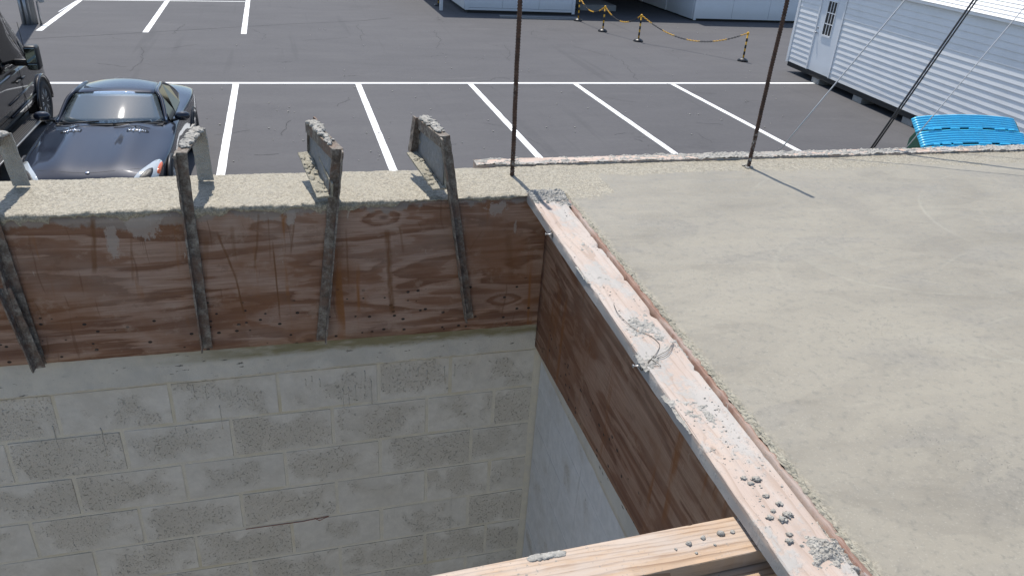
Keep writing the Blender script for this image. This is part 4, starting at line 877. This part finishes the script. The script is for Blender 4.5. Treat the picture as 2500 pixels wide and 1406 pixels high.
for p, lab in zip(posts, plabs):
    e = tag(empty('chain_post', (p.x, p.y, 0.004)), lab, 'chain post', 'striped chain posts')
    for src, zz in [(base0, [0]), (pole0, [0]), (top0, [0]), (band0, [.19, .39, .59])]:
        for z in zz:
            c = src.copy(); COL.objects.link(c); c.parent = e; c.location = (0, 0, z)
for o in (base0, pole0, band0, top0): bpy.data.objects.remove(o)
def chain(a, b, sag, lab):
    a, b = Vector((a.x, a.y, BH)), Vector((b.x, b.y, BH)); n = 60; P = []
    for i in range(n+1):
        t = i/n; p = a.lerp(b, t); p.z -= sag*4*t*(1-t); P.append(p)
    L = sum((P[i+1]-P[i]).length for i in range(n)); nl = int(L/.052)
    e = tag(empty('barrier_chain', a), lab, 'chain', 'plastic chains between the posts'); cur = None
    def at(s):
        for i in range(n):
            d = (P[i+1]-P[i]).length
            if s <= d or i == n-1: return P[i].lerp(P[i+1], min(1, s/d)), (P[i+1]-P[i]).normalized()
            s -= d
    seg = 9; bms = {}
    for k in range(nl):
        c, d = at((k+.5)*L/nl); _, A, Bq = frame_of(d); A = A if k % 2 else Bq; key = k//seg
        bm = bms.setdefault(key, bmesh.new())
        tube(bm, [c - a + d*.036*math.cos(t)+A*.019*math.sin(t) for t in lin(0, 2*math.pi, 9)], .0085, 5, False)
    for key, bm in bms.items(): bmobj('chain_section', bm, 'yellow' if key % 2 == 0 else 'blackp', e, True)
chain(posts[0], posts[1], .33, 'short striped chain between the posts by the open bay step'); chain(posts[1], posts[2], .36, 'striped chain hanging between the two middle posts'); chain(posts[2], posts[3], .52, 'longest striped chain drooping towards the white sided shed')

# ------------------------------------------------------------------ long white building behind the lot
bld = tag(empty('storage_building', (5, 27.6, 0)), 'long white panelled building with an open bay and porch behind the chain posts', 'building'); bld.location = (0, 0, 0)
fy = 27.62; pa_, pb2 = 5.80, 10.28
def panels(x0, x1, y, w, z0, z1, mat='white_panel'):
    n = max(1, round((x1-x0)/w)); s = (x1-x0)/n
    for i in range(n): boxo('wall_panel', mat, (x0+i*s+.004, x0+(i+1)*s-.004, y, y+.10, z0, z1), bld, .006)
panels(pa_, pb2, fy, 1.5, .21, 2.45)
boxo('corner_trim', 'white_panel', (pa_-.02, pa_+.12, fy-.03, fy-.002, .12, 2.45), bld); boxo('corner_trim', 'white_panel', (pb2-.10, pb2+.02, fy-.03, fy-.002, .06, 2.45), bld)
boxo('base_board', 'white_panel', (pa_+.122, pb2-.102, fy-.025, fy-.002, .12, .205), bld)
boxo('skid', 'dark_wood_and_shade', (pa_+.1, pb2-.1, fy+.05, fy+5.6, 0, .12), bld)
for i in range(4): boxo('side_panel', 'white_panel', (pa_-.02, pa_+.08, fy+.102+i*1.45, fy+1.54+i*1.45, .12, 2.45), bld, .006); boxo('side_panel', 'white_panel', (pb2-.08, pb2+.02, fy+.102+i*1.45, fy+1.54+i*1.45, .12, 2.45), bld, .006)
rx = 15.35
panels(rx, 20.6, 27.05, 1.9, .10, 2.45)
boxo('corner_trim', 'white_panel', (rx-.03, rx+.09, 27.02, 27.048, .04, 2.45), bld); boxo('skid', 'dark_wood_and_shade', (rx+.1, 20.6, 27.2, 33, 0, .10), bld)
for i in range(5): boxo('bay_door', 'white_panel', (rx-.03+(.03 if i % 2 else 0), rx+.08, 27.16+i*1.25, 28.37+i*1.25, .06, 2.45), bld, .01)
boxo('roof', 'white_roof', (4.55, 21.0, 27.66, 40.0, 2.46, 2.60), bld)
boxo('fascia', 'white_panel', (4.55, 21.0, 27.60, 27.655, 2.40, 2.62), bld); boxo('roof_return', 'white_roof', (rx-.3, 21, 27.0, 27.6, 2.46, 2.60), bld)
boxo('back_wall', 'dark_wood_and_shade', (4.6, 20.9, 39.8, 39.95, 0, 2.455), bld)  # near-black colour puts the open bay's deep shade into this wall
boxo('side_wall', 'dark_wood_and_shade', (20.75, 20.95, 33.0, 39.79, 0, 2.455), bld)
pp = on_z(1077, 25, .02); boxo('porch_post', 'white_panel', (pp.x-.06, pp.x+.06, pp.y-.06, pp.y+.06, 0, 2.46), bld, .008)
stp = tag(boxo('concrete_step', 'grey_conc', (11.05, 12.75, 29.15, 31.8, 0, .24), None, .012), 'low grey concrete step inside the open bay between white walls', 'step')
db = bmesh.new()
for i in range(9):
    x = 7.4+i*.34; lump(db, (x, 26.95+.12*fbm(i, 2), .02), ((.22, 0, 0), (0, .07, 0), (0, 0, .02)), i, 1, .5)
boxo('threshold_board', 'grey_conc', (7.0, 10.2, 26.72, 26.98, .0, .05), bld); boxo('threshold_board', 'grey_conc', (7.6, 10.25, 26.5, 26.66, .0, .03), bld); db.free()

# ------------------------------------------------------------------ white shed with lap siding
shed = tag(empty('siding_shed', (0, 0, 0)), 'white shed with horizontal lap siding, a nine pane door and white ribbed roof', 'shed')
SA = math.atan(.095); shed.location = (13.62, 17.75, 0); shed.rotation_euler = (0, 0, math.pi/2*0 - SA)
# local: wall face at x = 0 (outward -x), runs along -y from 0 to -13; z from .30
ZB, ZE, LEN = .30, 2.64, 13.0
def siding(y0, y1, n0=0):
    h = .1425; n = int((ZE-ZB)/h)+1
    for i in range(n):
        z0 = ZB+i*h; z1 = min(z0+h+.012, ZE)
        if z0 > ZE-.02: continue
        V = []
        m = max(2, int(abs(y1-y0)/.5))
        for j in range(m+1):
            y = y0+(y1-y0)*j/m; w = .0025*fbm(y*.7, z0*3, 4) + (.004*fbm(y*2.5, z0*2, 9) if i < 3 else 0)
            V += [(-.019+w, y, z0), (-.0195+w, y, z0+.004), (-.002+w*.3, y, z1), (.02, y, z1), (.02, y, z0)]
        Fc = [(a*5+b, a*5+(b+1) % 5, (a+1)*5+(b+1) % 5, (a+1)*5+b) for a in range(m) for b in range(5)] + [(0, 1, 2, 3, 4), tuple(m*5+b for b in (4, 3, 2, 1, 0))]
        bm = bmesh.new(); vs = [bm.verts.new(v) for v in V]
        for f in Fc: bm.faces.new([vs[q] for q in f])
        bmobj('siding_board', bm, 'white', shed)
DY0, DY1 = -1.15, -2.32
siding(-.09, DY0+.005); siding(DY1-.075, -LEN)
boxo('corner_board', 'white', (-.03, .02, -.088, .03, ZB-.02, ZE), shed); boxo('door_jamb', 'white', (-.035, .02, DY0-.05, DY0, ZB, ZE), shed); boxo('door_jamb', 'white', (-.035, .02, DY1-.07, DY1-.015, ZB, ZE), shed)
dr_ = boxo('door', 'door', (-.012, .02, DY1-.013, DY0-.052, ZB+.01, 2.40), shed); boxo('door_head', 'white', (-.03, .02, DY1-.013, DY0-.052, 2.402, ZE), shed)
wy0, wy1, wz0, wz1 = -1.55, -1.95, 1.33, 2.2
boxo('door_glass', 'black', (-.016, -.0125, wy1, wy0, wz0, wz1), dr_)
boxo('glass_sill', 'white', (-.035, -.0125, wy1-.03, wy0+.03, wz0-.05, wz0-.001), dr_); boxo('glass_frame', 'white', (-.03, -.0125, wy0+.001, wy0+.03, wz0, wz1), dr_); boxo('glass_frame', 'white', (-.03, -.0125, wy1-.03, wy1-.001, wz0, wz1), dr_); boxo('glass_frame', 'white', (-.03, -.0125, wy1-.03, wy0+.03, wz1+.001, wz1+.03), dr_)
for k in (1, 2): boxo('muntin', 'white', (-.024, -.0165, wy1+(wy0-wy1)*k/3-.012, wy1+(wy0-wy1)*k/3+.012, wz0, wz1), dr_); boxo('muntin', 'white', (-.0245, -.0168, wy1+.001, wy0-.001, wz0+(wz1-wz0)*k/3-.012, wz0+(wz1-wz0)*k/3+.012), dr_)
bm = bmesh.new(); lump(bm, (-.06, DY0-.13, 1.33), ((.03, 0, 0), (0, .03, 0), (0, 0, .03)), 1, 2, 0); tube(bm, [(-.012, DY0-.13, 1.33), (-.06, DY0-.13, 1.33)], .014, 8); tube(bm, [(-.012, DY0-.13, 1.46), (-.035, DY0-.13, 1.46)], .026, 10); bmobj('door_knob', bm, 'galv', dr_, True)
boxo('box_core', 'white_panel', (.021, 3.6, -LEN, .0, ZB, ZE), shed)
boxo('skid', 'dark_wood_and_shade', (.0, .12, -LEN, -.05, .16, ZB-.001), shed, .01); boxo('skid', 'dark_wood_and_shade', (3.3, 3.5, -LEN, -.05, .0, ZB-.001), shed); boxo('skid', 'dark_wood_and_shade', (.55, .70, -LEN, -.05, .0, ZB-.001), shed)
for k in range(6): boxo('skid_block', 'grey_conc', (.02, .42, -1.9-k*2.1, -1.5-k*2.1, 0, .158), shed, .01)
rf = bmesh.new(); extrude_profile(rf, [(-.10, ZE+.005), (-.10, ZE+.055), (1.80, 3.55), (3.75, ZE+.055), (3.75, ZE+.005), (1.80, 3.49)], (0, .15, 0), (0, -LEN-.1, 0), (1, 0, 0), (0, 0, 1))
roof = bmobj('roof', rf, 'white_roof', shed)
for k in range(14):
    x = -.10+k*.135; z = ZE+.055+(x+.13)/1.93*(3.55-ZE-.055); tubeo('roof_rib', 'white_roof', [(x, .15, z+.004), (x, -LEN-.1, z+.004)], .013, roof, 5)

# ------------------------------------------------------------------ slant top bin with blue lids
dmp = tag(empty('slant_top_bin', (8.76, 6.0, 0), -.08), 'dark green steel waste bin with two bright blue ribbed lids behind the slab', 'bin')
LT = RAD(40); LU = Vector((0, math.cos(LT), math.sin(LT))); LN = Vector((0, -math.sin(LT), math.cos(LT)))
bm = bmesh.new(); extrude_profile(bm, [(-.26, .12), (-.26, 1.20), (.32, 1.70), (.38, 1.70), (.62, 1.35), (.62, .12)], (-.62, 0, 0), (.90, 0, 0), (0, 1, 0), (0, 0, 1)); bmobj('bin_body', bm, 'green', dmp)
for x in (-.5, .75): boxo('bin_leg', 'green', (x-.06, x+.06, .0, .55, 0, .119), dmp)
def lid(s0, s1, x0, x1, seed):
    base = Vector((0, -.28, 1.216)); V = []; ns, nx = 70, 44
    for i in range(ns+1):
        t = i/ns; s = s0+(s1-s0)*t
        for j in range(nx+1):
            u = j/nx*2-1; x = (x0+x1)/2+(x1-x0)/2*u; arch = (1-u*u)**.7
            ph = t*6.0; rib = .016*(.5-.5*math.cos(2*math.pi*ph))**.7*min(1, (1-abs(u))*14)
            lip = -.03 if abs(u) > .99 else 0
            V.append(base + Vector((x, 0, 0)) + LU*(s+.060*arch*(1-.2*t)) + LN*(.012+rib+.030*arch+lip+.004*fbm(x*4, s*5, seed)))
    n = nx+1; o = mesh('lid', V, [(i*n+j, i*n+j+1, (i+1)*n+j+1, (i+1)*n+j) for i in range(ns) for j in range(nx)], 'blue', dmp, True)
    md = o.modifiers.new('t', 'SOLIDIFY'); md.thickness = .006
    for k in range(7):
        c = base + Vector((x0+(x1-x0)*(k+.6+.3*math.sin(k*2.3+seed))/7.4, 0, 0)) + LU*(s0+.012+.03*(1-((k-3)/3.6)**2)) + LN*.055
        bm = bmesh.new(); box(bm, -.05-.03*(k % 3), .05+.02*(k % 2), -.012, .012, -.008, .008, .004); q = bmobj('lid_hinge_tab', bm, 'blue', o); q.location = c; q.rotation_euler = (RAD(40), 0, .03*math.sin(k))
lid(.03, .285, -.93, .95, 3); lid(.30, .545, -.92, .95, 1); lid(.56, .805, -.92, .88, 2)

# ------------------------------------------------------------------ utility poles and guy wires
p = on_z(74, 58); up_ = tag(empty('utility_pole', (p.x, p.y, 0)), 'grey weathered pole with meter box and conduit near the far parking lines', 'pole')
bm = bmesh.new(); lathe(bm, [(.215, 0), (.205, 1.5), (.19, 4), (.15, 9)], 12); bmobj('pole_shaft', bm, 'pole', up_, True)
boxo('meter_box', 'galv', (-.12, .10, -.36, -.20, .95, 1.28), up_, .02)
for x in (-.10, .02, .10): tubeo('conduit', 'galv', [(x, -.235, 0), (x, -.23, .95 if x < .05 else 4)], .035 if x != .02 else .05, up_, 8)
tubeo('hose_pipe', 'galv', [(.30, -.05, 0), (.30, -.05, .62), (.36, -.07, .66), (.46, -.10, .62)], .028, up_, 8)
boxo('hose_tap', 'galv', (.38, .50, -.15, -.05, .60, .72), up_, .015)
PX, PY = 6.6, 1.15
gp = tag(empty('utility_pole', (PX, PY, 0)), 'tall wooden pole holding the guy wires beside the slab', 'pole')
bm = bmesh.new(); lathe(bm, [(.16, 0), (.14, 5), (.11, 11)], 12); bmobj('pole_shaft', bm, 'pole', gp, True)
def plane_z(a, b, X, Y):
    n = ray(*a).cross(ray(*b)); return CAM.z - (n.x*(X-CAM.x)+n.y*(Y-CAM.y))/n.z
for (a, b, g, r, mat, lab) in [((1895, 378), (2210, 0), (1881, 395), .0032, 'galv', 'thin grey guy wire crossing in front of the shed door side'),
                               ((2121, 370), (2377, 0), (2104, 395), .0048, 'cable_black', 'thick black cable crossing in front of the shed'),
                               ((2127, 370), (2385, 0), (2110, 395), .0040, 'cable_black', 'second black cable twisted beside the thick one'),
                               ((2205, 370), (2500, 20), (2184, 395), .0024, 'galv', 'thin grey guy wire passing in front of the blue trays')]:
    A = on_y(*g, .386); E_ = Vector((PX, PY, plane_z(a, b, PX, PY)))
    n = 24; pts = [A.lerp(E_, i/n) for i in range(n+1)]
    tag(tubeo('guy_wire', mat, pts, r, None, 8), lab, 'cable', 'guy wires of the pole')
    print('guy', A, E_)
